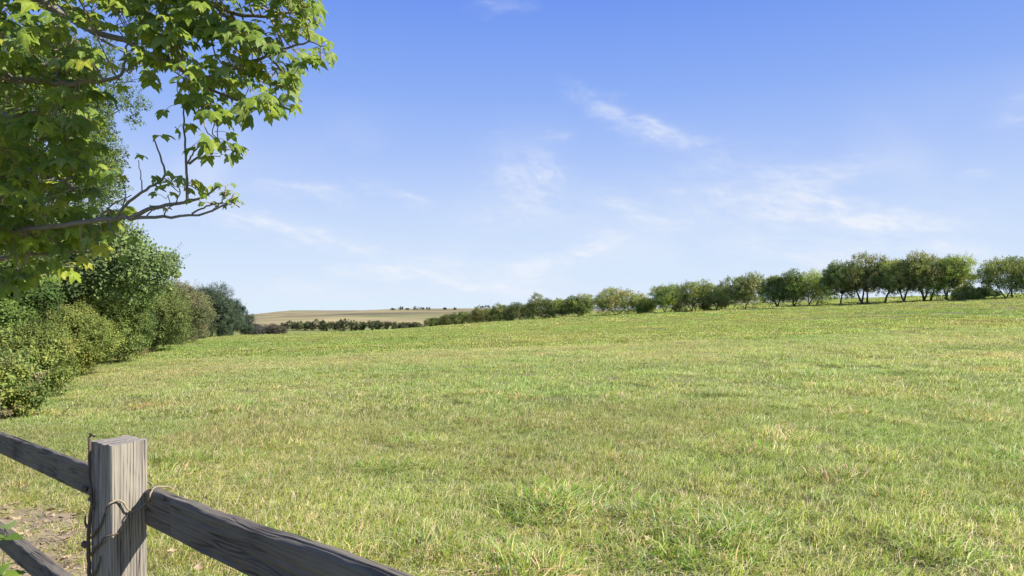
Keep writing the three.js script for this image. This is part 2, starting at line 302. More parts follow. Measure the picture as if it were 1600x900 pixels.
// a short twig with small folded leaves
function sprig(seed, L, n, leaf, wide, spread = 1, var_ = .25) {
  const R = rng(seed), g = new Geo();
  const put = (a, b, c, n, col) => { const i = g.v(a, n, 0, 0, col), j = g.v(b, n, 0, 0, col), k = g.v(c, n, 0, 0, col); g.tri(i, j, k); };
  for (let i = 0; i < n; i++) {
    const t = (i + R()) / n, ang = i * 2.4 + R() * 1.2, o = V(Math.cos(ang), 0, Math.sin(ang)), base = V((R() - .5) * .1 * L, t * L, (R() - .5) * .1 * L).addScaledVector(o, R() * L * .3 * spread);
    const dir = o.clone().multiplyScalar(.9 * spread).add(V((R() - .5) * .8, .15 + R() * .7, (R() - .5) * .8)).normalize(), side = dir.clone().cross(V(R() - .5, R() * .5 + .6, R() - .5)).normalize(), up = side.clone().cross(dir).normalize();
    const l = leaf * (.65 + R() * .6), w = l * wide, tip = base.clone().addScaledVector(dir, l), mid = base.clone().addScaledVector(dir, l * .45), a = mid.clone().addScaledVector(side, w / 2).addScaledVector(up, w * .16), b = mid.clone().addScaledVector(side, -w / 2).addScaledVector(up, w * .16);
    const k = 1 - var_ + R() * 2 * var_, col = [k * (.9 + R() * .25), k, k * (.8 + R() * .4)];
    put(base, a, tip, a.clone().sub(base).cross(tip.clone().sub(base)).normalize(), col); put(base, tip, b, tip.clone().sub(base).cross(b.clone().sub(base)).normalize(), col);
  }
  return g.build();
}
const sprigs = { row: [0, 1, 2, 3].map(i => sprig(320 + i, .5, 14, .17, .66, 1, .32)), haw: [0, 1, 2, 3].map(i => sprig(200 + i, .42, 16, .13, .62)), hedge: [0, 1, 2].map(i => sprig(220 + i, .34, 16, .085, .6)), fine: [0, 1].map(i => sprig(240 + i, .3, 16, .05, .55)), broad: [0, 1].map(i => sprig(260 + i, .34, 9, .105, .85)), needle: [0, 1].map(i => sprig(280 + i, .5, 18, .17, .4)), far: [0, 1].map(i => sprig(300 + i, .7, 14, .3, .7)) };
const foliage = leafMat(.35), foliageDense = leafMat(.22);
const ONE = V(0, 1, 0), TOTAL = 2.2;   // a leaf passes on nearly as much light as it reflects: tints below are the reflected share
function tree(o) {
  // o: name,label,category,group, x,z, h,w, clear (height of the crown's lower edge), stems, n (sprigs), set, tints, clumps, deep (depth over width), lean, shoots, fill
  const R = rng(o.seed), base = onGround(o.x, o.z, -.06), t = thing(o.name, o.label, o.category ?? 'tree', base, o.group);
  const off = o.off ?? 0, h = o.h + .06, w = o.w, clear = o.clear ?? 0, cy = (h + clear) / 2, ry = (h - clear) / 2, rx = w / 2, rz = rx * (o.deep ?? .9), lean = o.lean ?? 0;
  const clumps = [], K = o.clumps ?? 22;
  for (let i = 0; i < K; i++) {
    const u = (i + .5) / K, el = Math.asin(lerp(o.low ?? (o.stems ? -.75 : -.97), 1, u)) , az = i * 2.39996 + R() * .9, k = (.5 + .36 * R()) * (1 + .42 * noise(Math.cos(az) * 1.2 + o.seed * 3.7, Math.sin(el) * 1.4 + 2.2, Math.sin(az) * 1.2)), r = (o.cr ?? .31) * Math.min(rx, ry * 1.2) * (.6 + R() * .85);
    clumps.push({ p: V(Math.cos(az) * Math.cos(el) * rx * k + off + lean * (Math.sin(el) * .5 + .5) * h, cy + Math.sin(el) * ry * k, Math.sin(az) * Math.cos(el) * rz * k), r, tint: o.tints[R() * o.tints.length | 0], k: .82 + R() * .38 });
  }
  for (let i = 0; i < (o.fill ?? 5); i++) clumps.push({ p: V((R() - .5) * rx + off + lean * h * .5, cy + (R() - .5) * ry, (R() - .5) * rz), r: .45 * Math.min(rx, ry), tint: o.tints[R() * o.tints.length | 0], k: .9 });
  // stems and limbs
  if (o.stems) {
    const lg = new Geo(), heads = [];
    for (let s = 0; s < o.stems; s++) {
      const a = s / o.stems * 6.283 + R() * 1.5, foot = V(Math.cos(a) * .16 * (o.stems > 1 ? 1 : 0) + (o.feet ?? 0) * (s / Math.max(1, o.stems - 1) - .5), -.1, Math.sin(a) * .12 * (o.stems > 1 ? 1 : 0)), top = foot.clone().multiplyScalar(1.5).add(V(Math.cos(a) * rx * .28 + lean * h * .3, Math.max(clear * 1.15, h * .28) + .1, Math.sin(a) * rz * .22));
      const r0 = (o.girth ?? h * .028) * (.75 + R() * .4), pts = curve([foot, foot.clone().lerp(top, .45).add(V((R() - .5) * .28, 0, (R() - .5) * .28)), top], 6, .05, R);
      part('trunk', new Geo().tube(pts, taper(6, r0, r0 * .62).map((q, i) => i === 0 ? q * 1.35 : q), 7).build(), o.bark ?? bark, t); heads.push([top, r0 * .6]);
    }
    for (const c of clumps) {
      const hd = heads.reduce((a, b) => a[0].distanceToSquared(c.p) < b[0].distanceToSquared(c.p) ? a : b);
      const mid = hd[0].clone().lerp(c.p, .5).add(V((R() - .5) * .35, .12 * h * R(), (R() - .5) * .35));
      lg.tube(curve([hd[0].clone().add(V(0, -.08, 0)), mid, c.p], 6, .07, R), taper(6, hd[1] * .62, .014), 5);
      for (let k = 0; k < 3; k++) { const e = c.p.clone().add(V(R() - .5, R() - .35, R() - .5).multiplyScalar(c.r * 2)); lg.tube(curve([mid.clone().lerp(c.p, .3 + .6 * R()), c.p.clone().lerp(e, .5), e], 4, .05, R), taper(4, .016, .006), 4); }
    }
    part('branches', lg.build(), o.bark ?? bark, t);
  }
  const mats = [], cols = [], q = new THREE.Quaternion(), wsum = clumps.reduce((s, c) => s + c.r ** 2, 0), centre = V(off + lean * h * .4, cy - ry * .25, 0), sz = o.size ?? 1;
  const add = (p, dir, c, s) => { q.setFromUnitVectors(ONE, dir); mats.push(new THREE.Matrix4().compose(p, q.clone().multiply(new THREE.Quaternion().setFromAxisAngle(ONE, R() * 6.283)), V(s, s, s))); const k = c.k * (.8 + R() * .4), u = R() < .12 ? o.tints[R() * o.tints.length | 0] : c.tint; cols.push(C(u[0] * k * TOTAL, u[1] * k * TOTAL, u[2] * k * TOTAL)); };
  for (const c of clumps) {
    const m = Math.round(o.n * c.r ** 2 / wsum);
    for (let i = 0; i < m; i++) {
      const d = V(R() + R() - 1, (R() + R() - 1) * .9 + .12, R() + R() - 1).normalize(), r = c.r * (.35 + .65 * Math.sqrt(R())) * (.9 + .25 * noise(d.x * 2 + c.p.x, d.y * 2 + c.p.y, d.z * 2)), p = c.p.clone().add(V(d.x * r, d.y * r * .8, d.z * r));
      if (p.y < (o.hem ?? .05)) p.y = (o.hem ?? .05) + R() * .15;
      add(p, d.clone().add(p.clone().sub(centre).normalize().multiplyScalar(.7)).add(V(R() - .5, R() - .2, R() - .5)).normalize(), c, sz * (.7 + R() * .6));
    }
  }
  for (let i = 0; i < (o.shoots ?? 14); i++) {                              // shoots that break the outline
    const c = clumps[R() * clumps.length | 0], d = c.p.clone().sub(centre).normalize().add(V((R() - .5) * .8, .25 + R() * .5, (R() - .5) * .8)).normalize(), st = c.p.clone().addScaledVector(d, c.r * .7), l = (o.shoot ?? .12) * h * (.5 + R());
    for (let k = 0; k < 4; k++) add(st.clone().addScaledVector(d, l * k / 3.2), d.clone().add(V(R() - .5, R() - .5, R() - .5).multiplyScalar(.5)).normalize(), c, sz * .75 * (1 - k * .12));
  }
  instances('crown', sprigs[o.set][o.seed % sprigs[o.set].length], o.dense ? foliageDense : foliage, mats, cols, t);
  return t;
}
const HAW = [[.07, .10, .026], [.085, .115, .03], [.055, .08, .025], [.10, .12, .032], [.11, .118, .036], [.075, .095, .03]];
const HAWWARM = [[.105, .118, .036], [.12, .115, .04], [.085, .11, .03], [.10, .12, .03], [.07, .09, .028]];
const HAWBRIGHT = [[.10, .14, .03], [.13, .155, .035], [.075, .105, .028], [.12, .135, .03]];
// the hawthorn row on the rise: pixel column, half width, top, foot, stems, crown's lower edge, tints
const rowDepth = px => { const k = (px - 800) / F, t = (56 - 75 * k) / (78 + 125 * k); return 75 + 125 * t; };
const ROW = [
  [682, 17, 500, 512, 0, 0, HAW, 'lowest leafy hedge bush where the hedgerow meets the far hedge'],
  [706, 18, 496, 511, 0, 0, HAWWARM, 'low olive hedge bush second from the hedgerow\'s far end'],
  [730, 19, 492, 509, 0, 0, HAW, 'low rounded hedge bush third from the hedgerow\'s far end'],
  [756, 22, 485, 508, 0, 0, HAWWARM, 'rounded hedge bush below the thin mast on the hill'],
  [786, 23, 481, 506, 0, 0, HAW, 'dark hedge bush just past the mast in the hedgerow'],
  [815, 22, 478, 504, 0, 0, HAW, 'hedge bush sixth from the hedgerow\'s far end'],
  [845, 24, 470, 502, 0, 0, HAWWARM, 'russet tinged hedge tree in the dense part of the hedgerow'],
  [876, 20, 468, 500, 1, .4, HAW, 'dark green hedge tree, second before the broad domed hawthorn'],
  [905, 22, 463, 498, 1, .4, HAW, 'round hedge tree standing next to the broad domed hawthorn'],
  [964, 42, 452, 495, 2, .3, HAWWARM, 'broad domed hawthorn with low spreading crown in mid row'],
  [1008, 14, 468, 492, 2, .3, HAWBRIGHT, 'small thin hawthorn right of the broad domed one'],
  [1041, 22, 440, 490, 3, .5, HAWBRIGHT, 'upright hawthorn with several stems, left of a browner one'],
  [1084, 27, 441, 488, 3, .5, HAWWARM, 'brownish open crowned hawthorn beside the upright several stemmed one'],
  [1124, 19, 447, 487, 3, .6, HAW, 'small hawthorn with forked slanting stems beside the single round tree'],
  [1167, 29, 431, 485, 1, 1.1, HAWWARM, 'single round hawthorn on one trunk with gaps on both sides'],
  [1215, 19, 430, 482, 2, 1.2, HAW, 'dark two stemmed hawthorn first after the gap'],
  [1240, 17, 426, 481, 2, 1.2, HAW, 'narrow hawthorn squeezed between two wider crowns'],
  [1267, 29, 423, 480, 3, .9, HAWBRIGHT, 'yellow green hawthorn with three spreading stems'],
  [1316, 25, 410, 478, 1, 1.4, HAW, 'dark green hawthorn leaning over a single forked trunk'],
  [1350, 30, 402, 477, 3, 1.6, HAWWARM, 'tall hawthorn with russet crown on three stems'],
  [1386, 24, 404, 475, 1, 1.6, HAW, 'tall hawthorn behind the curved leaning stem'],
  [1414, 24, 402, 475, 2, 1.6, HAW, 'tall dark hawthorn on a pair of trunks'],
  [1446, 28, 403, 474, 4, 1.4, HAWWARM, 'tall hawthorn with a spreading fan of stems'],
  [1484, 31, 400, 472, 3, 1.3, HAWBRIGHT, 'yellow green hawthorn at the near end of the tall group'],
  [1516, 20, 455, 471, 0, 0, HAW, 'low dark thorn bush under the last hawthorn of the tall group'],
  [1578, 37, 404, 470, 3, .7, HAW, 'lone dense hawthorn past the gap at the row\'s near end']];
ROW.forEach(([px, hw, top, foot, stems, clear, tints, label], i) => {
  const d = rowDepth(px) + (i % 3 - 1) * .7, x = (px - 800) / F * d, gy = ground(x, -d), h = EYE + (HZ - top) / F * d - gy, w = 2 * hw / F * d * 1.08;
  tree({ seed: 500 + i, name: stems ? 'hawthorn_tree' : 'hedge_bush', label, category: stems ? 'tree' : 'bush', group: 'hedgerow along the rise', x, z: -d, h: h * (stems ? .98 : 1.12), w: w * (stems ? 1.06 : 1.25), clear: clear * (.38 + .05 * (i * 5 % 4)), stems, n: stems ? 520 + hw * 27 : 520 + hw * 20, set: 'row', size: d > 130 ? 1.25 : 1, tints: tints.map(c => c.map(v => v * (stems || px > 1000 ? 1.3 : .85))), clumps: 15 + (hw / 3 | 0), deep: 1, cr: .36, low: stems ? -.85 : -.9, girth: clear > 1 ? .15 : .11, feet: stems > 2 ? 1.1 : .5, shoots: 22, shoot: .09, lean: ((i * 37) % 7 - 3) * .012 });
});
// a shrub or tree by its place in the photograph
function spot(o) {
  const d = o.d, x = (o.px - 800) / F * d, gy = ground(x, -d), h = EYE + (HZ - o.top) / F * d - gy;
  return tree({ x, z: -d, h: o.h ?? h, w: 2 * o.hw / F * d, deep: .9, ...o });
}
// far hedge in the dip
[[452, 15, 504], [474, 14, 503], [497, 15, 501], [520, 13, 503], [544, 16, 499], [563, 9, 504], [586, 14, 501], [610, 14, 503], [632, 12, 504], [652, 12, 505]].forEach(([px, hw, top], i) => spot({
  seed: 700 + i, name: 'hedge_bush', category: 'bush', group: 'far hedge in the dip', px, hw: hw * 1.1, top, d: 278 - i * 2, n: 340, set: 'far', tints: [[.035, .05, .022], [.045, .06, .025], [.05, .055, .028]], clumps: 12, fill: 3, shoots: 6, dense: true,
  label: ['dark far hedge bush nearest the purple grey thicket', 'second bush of the far hedge from the thicket', 'third bush of the far hedge from the thicket', 'fourth bush of the far hedge from the thicket', 'tallest bush of the far hedge in the dip', 'smallest narrow bush of the far hedge', 'rounded far hedge bush right of the smallest one', 'third bush from the right end of the far hedge', 'second bush from the right end of the far hedge', 'last bush at the right end of the far hedge'][i] }));
// trees on the skyline of the hill
const onHill = (px, top, hw, d, seed, name, label) => { const x = (px - 800) / F * d, y = hillY(x, d), t = tree({ seed, name, category: name.includes('tree') ? 'tree' : 'bush', label, group: 'skyline trees on the hill', x, z: -d, h: Math.max(1.2, EYE + (HZ - top) / F * d - y), w: 2 * hw / F * d, n: 60, set: 'far', tints: [[.03, .042, .022]], clumps: 7, fill: 2, shoots: 3, stems: name.includes('tree') ? 1 : 0, clear: name.includes('tree') ? .8 : 0, girth: .12, dense: true }); t.position.y = y - .1; };
[[614, 482, 4, 'low'], [627, 479.5, 4, 'peaked'], [636, 482, 3, 'tiny'], [650, 479.5, 4, 'rounded'], [659, 481, 4, 'flat'], [669, 480.5, 3.5, 'small'], [695, 482.5, 2.2, 'minute'], [711, 482.5, 2, 'lone']].forEach(([px, top, hw, w], i) => onHill(px, top, hw, 519, 740 + i, 'skyline_bush', w + ' dark bush on the hill skyline, ' + ['first', 'second', 'third', 'fourth', 'fifth', 'sixth', 'seventh', 'eighth'][i] + ' from the left'));
onHill(751, 477.5, 6, 516, 760, 'skyline_tree', 'dark skyline tree left of the mast, the wider of a pair');
onHill(761, 477, 5, 517, 761, 'skyline_tree', 'dark skyline tree right beside the thin mast');
onHill(789, 477.5, 9, 505, 762, 'skyline_tree', 'dark skyline clump right of the mast above the hedgerow');
onHill(805, 477, 8, 503, 763, 'skyline_tree', 'second dark skyline clump right of the mast above the hedgerow');
{ const x = (767 - 800) / F * 515, y = hillY(x, 515), t = thing('mast', 'thin pale mast on the skyline beside the dark trees', 'mast', V(x, y - .2, -515)); const g = new Geo(); g.tube([V(0, 0, 0), V(0, 4.5, 0), V(0, 9.2, 0)], [.11, .09, .05], 6); part('pole', g.build(), std(C(.4, .4, .42), .6), t); const a = new Geo(); a.tube([V(-.5, 8.2, 0), V(.5, 8.2, 0)], [.04, .04], 5); part('crossarm', a.build(), std(C(.4, .4, .42), .6), t); }
// bushes seen through the row
[[1137, 472, 12, 190, 'small dark bush seen behind the gap beside the single round hawthorn'], [1194, 470, 5, 260, 'tiny far bush in the gap right of the single round hawthorn'], [1030, 478, 14, 220, 'low far bush behind the upright several stemmed hawthorn'], [1300, 464, 14, 230, 'low far bush seen under the dark leaning hawthorn'], [1003, 480, 9, 128, 'low scrub left of the upright several stemmed hawthorn'], [1062, 473, 12, 119, 'low scrub between the upright hawthorn and its browner neighbour'], [1104, 474, 10, 114, 'low scrub at the foot of the brownish open crowned hawthorn'], [1536, 455, 8, 92, 'low thorn seedling in the gap before the lone hawthorn'], [1552, 458, 12, 90, 'low tangled bush at the foot of the lone hawthorn']].forEach(([px, top, hw, d, label], i) => spot({ seed: 780 + i, name: 'field_bush', category: 'bush', label, px, top, hw, d, n: 170, set: 'haw', size: 1.1, tints: HAW, clumps: 9, fill: 3, shoots: 8 }));

// the wood edge on the left
const LEFT = 'wood edge along the left side of the field';
spot({ seed: 801, name: 'field_tree', label: 'tall fine leaved tree rising behind the sycamore branches', px: 40, hw: 176, top: 20, d: 30, clear: 3.6, stems: 2, girth: .2, n: 9500, set: 'haw', size: .8, tints: [[.05, .08, .02], [.065, .095, .022], [.045, .07, .02]], clumps: 60, cr: .24, shoots: 90, shoot: .05, group: LEFT });
spot({ seed: 802, name: 'field_tree', label: 'broad leaved tree with long shoots against the sky below the sycamore branch', px: -70, off: 3.9, hw: 192, top: 345, d: 26.5, clear: 2.6, low: -.8, stems: 2, girth: .08, n: 5200, size: 1.2, set: 'broad', tints: [[.075, .105, .035], [.09, .12, .04], [.06, .085, .032]], clumps: 40, cr: .36, shoots: 46, shoot: .1, group: LEFT });
spot({ seed: 803, name: 'field_tree', label: 'dark shaded tree at the left edge behind the bramble', px: -42, hw: 92, top: 350, d: 18.5, low: -.95, n: 6000, set: 'hedge', tints: [[.045, .075, .02], [.06, .09, .022]], clumps: 34, shoots: 26, group: LEFT });
spot({ seed: 804, name: 'shrub', category: 'bush', label: 'large yellow green rounded bush at the field edge', px: 92, hw: 84, top: 478, d: 23, n: 3800, set: 'hedge', size: .85, tints: [[.115, .138, .034], [.132, .145, .034], [.095, .12, .03], [.118, .126, .036], [.078, .105, .028]], clumps: 50, cr: .27, shoots: 90, shoot: .1, group: LEFT });
spot({ seed: 805, name: 'bramble', category: 'bush', label: 'straggling bramble with yellow leaves and bare twigs at the left edge', px: -6, hw: 58, top: 562, d: 12.2, n: 1300, set: 'hedge', size: .7, stems: 4, feet: 1.2, girth: .012, tints: [[.125, .145, .034], [.09, .12, .03], [.11, .122, .036], [.07, .10, .028], [.12, .11, .055]], clumps: 36, cr: .2, shoots: 90, shoot: .2, bark: barkPale, group: LEFT });
spot({ seed: 818, name: 'shrub', category: 'bush', label: 'olive bush between the bramble and the large yellow green bush', px: 36, hw: 62, top: 508, d: 15.5, n: 2300, set: 'hedge', size: .75, tints: [[.118, .138, .034], [.095, .12, .03], [.132, .142, .036], [.085, .11, .028]], clumps: 40, cr: .27, shoots: 60, shoot: .12, group: LEFT });
spot({ seed: 806, name: 'field_tree', label: 'mid green hedge tree behind the yellow green bush', px: 160, hw: 80, top: 402, d: 29, low: -.95, n: 5600, stems: 2, set: 'hedge', tints: [[.055, .085, .025], [.07, .10, .028], [.085, .11, .03]], clumps: 40, shoots: 40, group: LEFT });
spot({ seed: 807, name: 'field_tree', label: 'olive green hedge tree beyond the pinkish dry bush', px: 232, hw: 62, top: 418, d: 40, low: -.95, n: 3200, stems: 2, set: 'hedge', size: 1.15, tints: [[.075, .10, .03], [.09, .11, .035], [.06, .085, .028]], clumps: 36, shoots: 40, group: LEFT });
spot({ seed: 808, name: 'field_tree', label: 'brownish olive hedge tree beside the dark trees', px: 282, hw: 50, top: 434, d: 54, low: -.95, n: 2800, stems: 2, set: 'haw', size: .85, tints: [[.095, .10, .042], [.11, .105, .05], [.075, .09, .035]], clumps: 32, shoots: 36, group: LEFT });
spot({ seed: 809, name: 'dark_tree', category: 'tree', label: 'tallest blue green dark tree at the wood\'s far end', px: 330, hw: 40, top: 443, d: 92, low: -.95, n: 3800, stems: 1, set: 'needle', tints: [[.034, .05, .03], [.042, .058, .032]], clumps: 46, fill: 10, shoots: 26, dense: true, group: LEFT });
spot({ seed: 810, name: 'dark_tree', category: 'tree', label: 'dark blue green tree sloping down towards the hill', px: 360, hw: 26, top: 466, d: 98, low: -.95, n: 2400, stems: 1, set: 'needle', tints: [[.03, .045, .027], [.036, .052, .03]], clumps: 24, shoots: 22, dense: true, group: LEFT });
spot({ seed: 811, name: 'dark_tree', category: 'tree', label: 'smallest dark tree next to the purple grey thicket', px: 381, hw: 12, top: 489, d: 104, n: 500, stems: 1, set: 'needle', tints: [[.035, .05, .03]], clumps: 14, shoots: 12, dense: true, group: LEFT });
spot({ seed: 812, name: 'shrub', category: 'bush', label: 'pinkish brown dry bush beyond the yellow green bush', px: 186, hw: 30, top: 506, d: 34, n: 1000, set: 'hedge', size: .8, tints: [[.13, .12, .05], [.16, .13, .075], [.11, .12, .04], [.2, .15, .10]], clumps: 24, shoots: 26, group: LEFT });
spot({ seed: 813, name: 'shrub', category: 'bush', label: 'low green bush right of the pinkish dry bush', px: 216, hw: 24, top: 518, d: 40, n: 800, set: 'hedge', tints: [[.07, .10, .03], [.085, .11, .035]], clumps: 18, shoots: 18, group: LEFT });
spot({ seed: 814, name: 'shrub', category: 'bush', label: 'light green low bush at the foot of the brownish olive tree', px: 268, hw: 22, top: 505, d: 50, n: 700, set: 'hedge', size: 1.1, tints: [[.09, .115, .035], [.075, .095, .03]], clumps: 18, shoots: 16, group: LEFT });
spot({ seed: 815, name: 'shrub', category: 'bush', label: 'grey green bush at the foot of the tallest dark tree', px: 305, hw: 22, top: 498, d: 66, n: 800, set: 'haw', size: .9, tints: [[.065, .085, .04], [.08, .095, .045]], clumps: 18, shoots: 16, group: LEFT });
spot({ seed: 816, name: 'thicket', category: 'bush', label: 'purple grey dark thicket next to the dark trees', px: 398, hw: 18, top: 509, d: 126, n: 600, set: 'haw', size: 1.3, tints: [[.042, .042, .034], [.05, .05, .036]], clumps: 18, shoots: 10, dense: true, group: LEFT });
spot({ seed: 817, name: 'thicket', category: 'bush', label: 'purple grey dark thicket at the wood\'s end, jutting into the field', px: 427, hw: 19, top: 509, d: 128, n: 650, set: 'haw', size: 1.3, tints: [[.042, .042, .034], [.05, .048, .036]], clumps: 18, shoots: 10, dense: true, group: LEFT });

// ------------------------------------------------------------------ the sycamore overhead
{
  const R = rng(2024), root = V(-7.4, 0, -5.6); root.y = ground(root.x, root.z) - .08;
  const t = thing('sycamore_tree', 'sycamore with large lobed sunlit leaves hanging in at the upper left', 'tree', root);
  const L = p => p.clone().sub(root);
  // leaves: five toothed lobes, folded along the ribs
  const leafGeo = [0, 1, 2, 3, 4, 5].map(s => {
    const r = rng(3000 + s), g = new Geo(), lobes = [[0, 1], [.95, .86], [-.95, .86], [1.95, .56], [-1.95, .56]], pts = [];
    const out = a => { let m = .46; for (const [c, l] of lobes) { const d = Math.abs(a - c); m = Math.max(m, l * Math.max(0, 1 - (d / .56) ** 1.3 * .5)); } return m; };
    const N = 34;
    for (let i = 0; i <= N; i++) { const a = -2.62 + 5.24 * i / N, rad = out(a) * (1 + (i % 2 ? .05 : -.05)) * (.94 + r() * .12); pts.push([Math.sin(a) * rad, Math.cos(a) * rad, a, rad]); }
    const curl = .05 + r() * .5, cup = (r() - .45) * .5, shape = (x, y) => { const q = Math.hypot(x, y); let f = 1e9; for (const [c] of lobes) f = Math.min(f, Math.abs(Math.atan2(x, y) - c)); return V(x * .56, (y + .1) * .56, -curl * q * q * .6 + Math.min(.35, f) * q * .22 + cup * x * x + .03 * Math.sin(7 * x + 3 * y + s)); };
    const add = (a, b, c) => { const n = b.clone().sub(a).cross(c.clone().sub(a)).normalize(); const i = [a, b, c].map(p => g.v(p, n, p.x + .5, p.y + .5)); g.tri(...i); };
    const o = shape(0, 0);
    for (let i = 0; i < N; i++) {
      const a = shape(pts[i][0] * .55, pts[i][1] * .55), b = shape(pts[i + 1][0] * .55, pts[i + 1][1] * .55), c = shape(pts[i][0], pts[i][1]), d = shape(pts[i + 1][0], pts[i + 1][1]);
      add(o, b, a); add(a, b, c); add(b, d, c);
    }
    const geo = g.build();
    const smoothN = geo.attributes.normal, pos = geo.attributes.position, acc = new Map(), key = i => [pos.getX(i), pos.getY(i), pos.getZ(i)].map(v => Math.round(v * 1e4)).join();
    for (let i = 0; i < pos.count; i++) { const k = key(i), v = acc.get(k) ?? V(0, 0, 0); v.add(V(smoothN.getX(i), smoothN.getY(i), smoothN.getZ(i))); acc.set(k, v); }
    for (let i = 0; i < pos.count; i++) { const v = acc.get(key(i)).clone().normalize(); smoothN.setXYZ(i, v.x, v.y, v.z); }
    return geo;
  });
  const veinTex = dataTex(128, 128, (px, py) => {
    const x = (px / 128 - .5) / .56, y = (py / 128 - .5) / .56 - .1, a = Math.atan2(x, y), q = Math.hypot(x, y); let f = 1e9; for (const c of [0, .95, -.95, 1.95, -1.95]) f = Math.min(f, Math.abs(a - c) * q);
    const v = Math.exp(-((f / .022) ** 2)), s = .93 + .22 * fbm(px / 9, py / 9, 2.9);
    const spot_ = smooth(fbm(px / 6 + 9, py / 6, 7.7, 2), .22, .34) * .45; return [s * (.74 + .34 * v) * (1 - spot_ * .3), s * (.8 + .24 * v) * (1 - spot_), s * (.68 + .5 * v) * (1 - spot_ * .6)];
  });
  const leafMats = [[.33, .44, .06], [.41, .5, .06], [.25, .36, .06], [.33, .42, .13], [.52, .53, .07], [.2, .30, .065]].map(c => new THREE.MeshPhysicalMaterial({ color: C(...c), map: veinTex, roughness: .97, transmission: .48, thickness: 0, specularIntensity: .12, clearcoat: .35, clearcoatRoughness: .42, side: THREE.DoubleSide }));
  const instMat = leafMats[0].clone(); instMat.color = C(1, 1, 1);
  const instCols = leafMats.map(m => m.color);
  // limbs given by their course
  const A = (...a) => a.map(([x, y, d]) => at(x, y, d));
  const trunkTop = root.clone().add(V(.35, 4.6, .2));
  const limbs = [
    [[V(-7.1, 2.0, -5.5), ...A([-60, 374, 5.3], [0, 363, 4.9], [60, 357, 4.6], [140, 347, 4.3], [185, 340, 4.2], [215, 341, 4.1], [270, 338, 4.0], [330, 331, 3.9], [372, 308, 3.85])], .027, .003],
    [A([205, 341, 4.12], [240, 325, 4.05], [290, 316, 4], [318, 308, 3.95], [345, 288, 3.92]), .015, .004],
    [A([180, 341, 4.2], [200, 317, 4.15], [232, 294, 4.1], [257, 276, 4.08], [250, 245, 4.1], [240, 215, 4.1]), .011, .004],
    [A([300, 334, 3.95], [325, 322, 3.92], [345, 317, 3.9], [362, 320, 3.9]), .006, .0025], [A([255, 338, 4], [262, 326, 4.02], [277, 317, 4]), .005, .002], [A([228, 340, 4.1], [236, 330, 4.08], [249, 326, 4.05]), .005, .002], [A([275, 317, 4.02], [281, 300, 4.02], [279, 286, 4]), .004, .002], [A([340, 325, 3.9], [356, 316, 3.88], [366, 303, 3.88]), .004, .002],
    [A([222, 300, 4.12], [220, 275, 4.12], [216, 250, 4.12]), .004, .002], [A([192, 326, 4.18], [196, 300, 4.2], [190, 280, 4.2]), .004, .002],
    [A([293, 316, 4], [292, 280, 4], [290, 235, 4.05], [287, 190, 4.1], [286, 160, 4.1]), .009, .004], [A([296, 256, 4], [312, 243, 3.98], [328, 224, 3.95], [340, 218, 3.95]), .008, .004], [A([291, 258, 4], [302, 240, 3.95], [314, 225, 3.9]), .006, .003],
    [A([150, 346, 4.3], [170, 325, 4.35], [205, 305, 4.3]), .008, .003], [A([168, 343, 4.25], [178, 365, 4.2], [190, 372, 4.2]), .006, .003], [A([330, 331, 3.9], [345, 318, 3.9], [352, 302, 3.9]), .006, .003],
    [[V(-7.1, 3.0, -5.5), ...A([-70, 130, 5], [0, 119, 4.5], [30, 124, 4.35], [70, 127, 4.25], [110, 131, 4.2], [150, 127, 4.15], [185, 121, 4.1], [196, 85, 4.1], [203, 52, 4.1])], .03, .004],
    [A([88, 125, 4.25], [94, 105, 4.3], [103, 80, 4.35]), .01, .004], [A([60, 110, 4.4], [80, 95, 4.4], [100, 80, 4.35], [120, 50, 4.4]), .009, .004],
    [[V(-7.1, 3.9, -5.4), ...A([-80, -20, 5], [60, 0, 4.6], [130, 42, 4.4], [190, 62, 4.3], [260, 95, 4.25], [330, 120, 4.2], [380, 100, 4.2], [430, 82, 4.15], [480, 66, 4.1], [508, 72, 4.1])], .028, .003],
    [A([260, 95, 4.25], [330, 140, 4.2], [390, 160, 4.15], [430, 150, 4.1]), .012, .004], [[V(-7.0, 4.4, -5.4), ...A([-20, -160, 5], [160, -90, 4.6], [300, -10, 4.4], [390, 25, 4.3], [450, 20, 4.25], [485, 10, 4.2])], .028, .003],
    [A([330, 5, 4.35], [390, 60, 4.2], [440, 110, 4.15], [455, 140, 4.1]), .01, .004], [A([300, -10, 4.4], [400, -50, 4.4], [500, -60, 4.3]), .012, .005],
    [[V(-7.1, 2.5, -5.5), ...A([-60, 275, 5.2], [0, 265, 4.8], [60, 268, 4.6], [85, 258, 4.5], [120, 242, 4.45], [135, 225, 4.45])], .035, .005], [A([20, 272, 4.7], [60, 288, 4.5], [100, 285, 4.45], [135, 262, 4.4]), .01, .004], [A([60, 288, 4.5], [95, 296, 4.45], [125, 292, 4.4]), .007, .004],
    [[V(-7.1, 2.7, -5.5), ...A([-60, 190, 5.2], [20, 180, 4.9], [90, 170, 4.7], [140, 165, 4.6])], .03, .005], [[V(-7.1, 1.7, -5.5), ...A([-70, 420, 5.6], [0, 405, 5.3], [80, 395, 5.1], [150, 395, 5])], .03, .005],
    [[V(-7.0, 4.6, -5.4), V(-5.2, 5.6, -5.2), V(-3.9, 6.1, -4.9), V(-3.0, 6.2, -4.6)], .05, .006]];
  const tg = new Geo(); tg.tube(curve([L(root), L(root.clone().add(V(.1, 2.2, .1))), L(trunkTop), L(root.clone().add(V(.5, 7.4, .3)))], 12, .05, R), taper(12, .27, .08).map((r, i) => i === 0 ? r * 1.4 : r), 12);
  part('trunk', tg.build(), bark, t);
  const nodes = [];
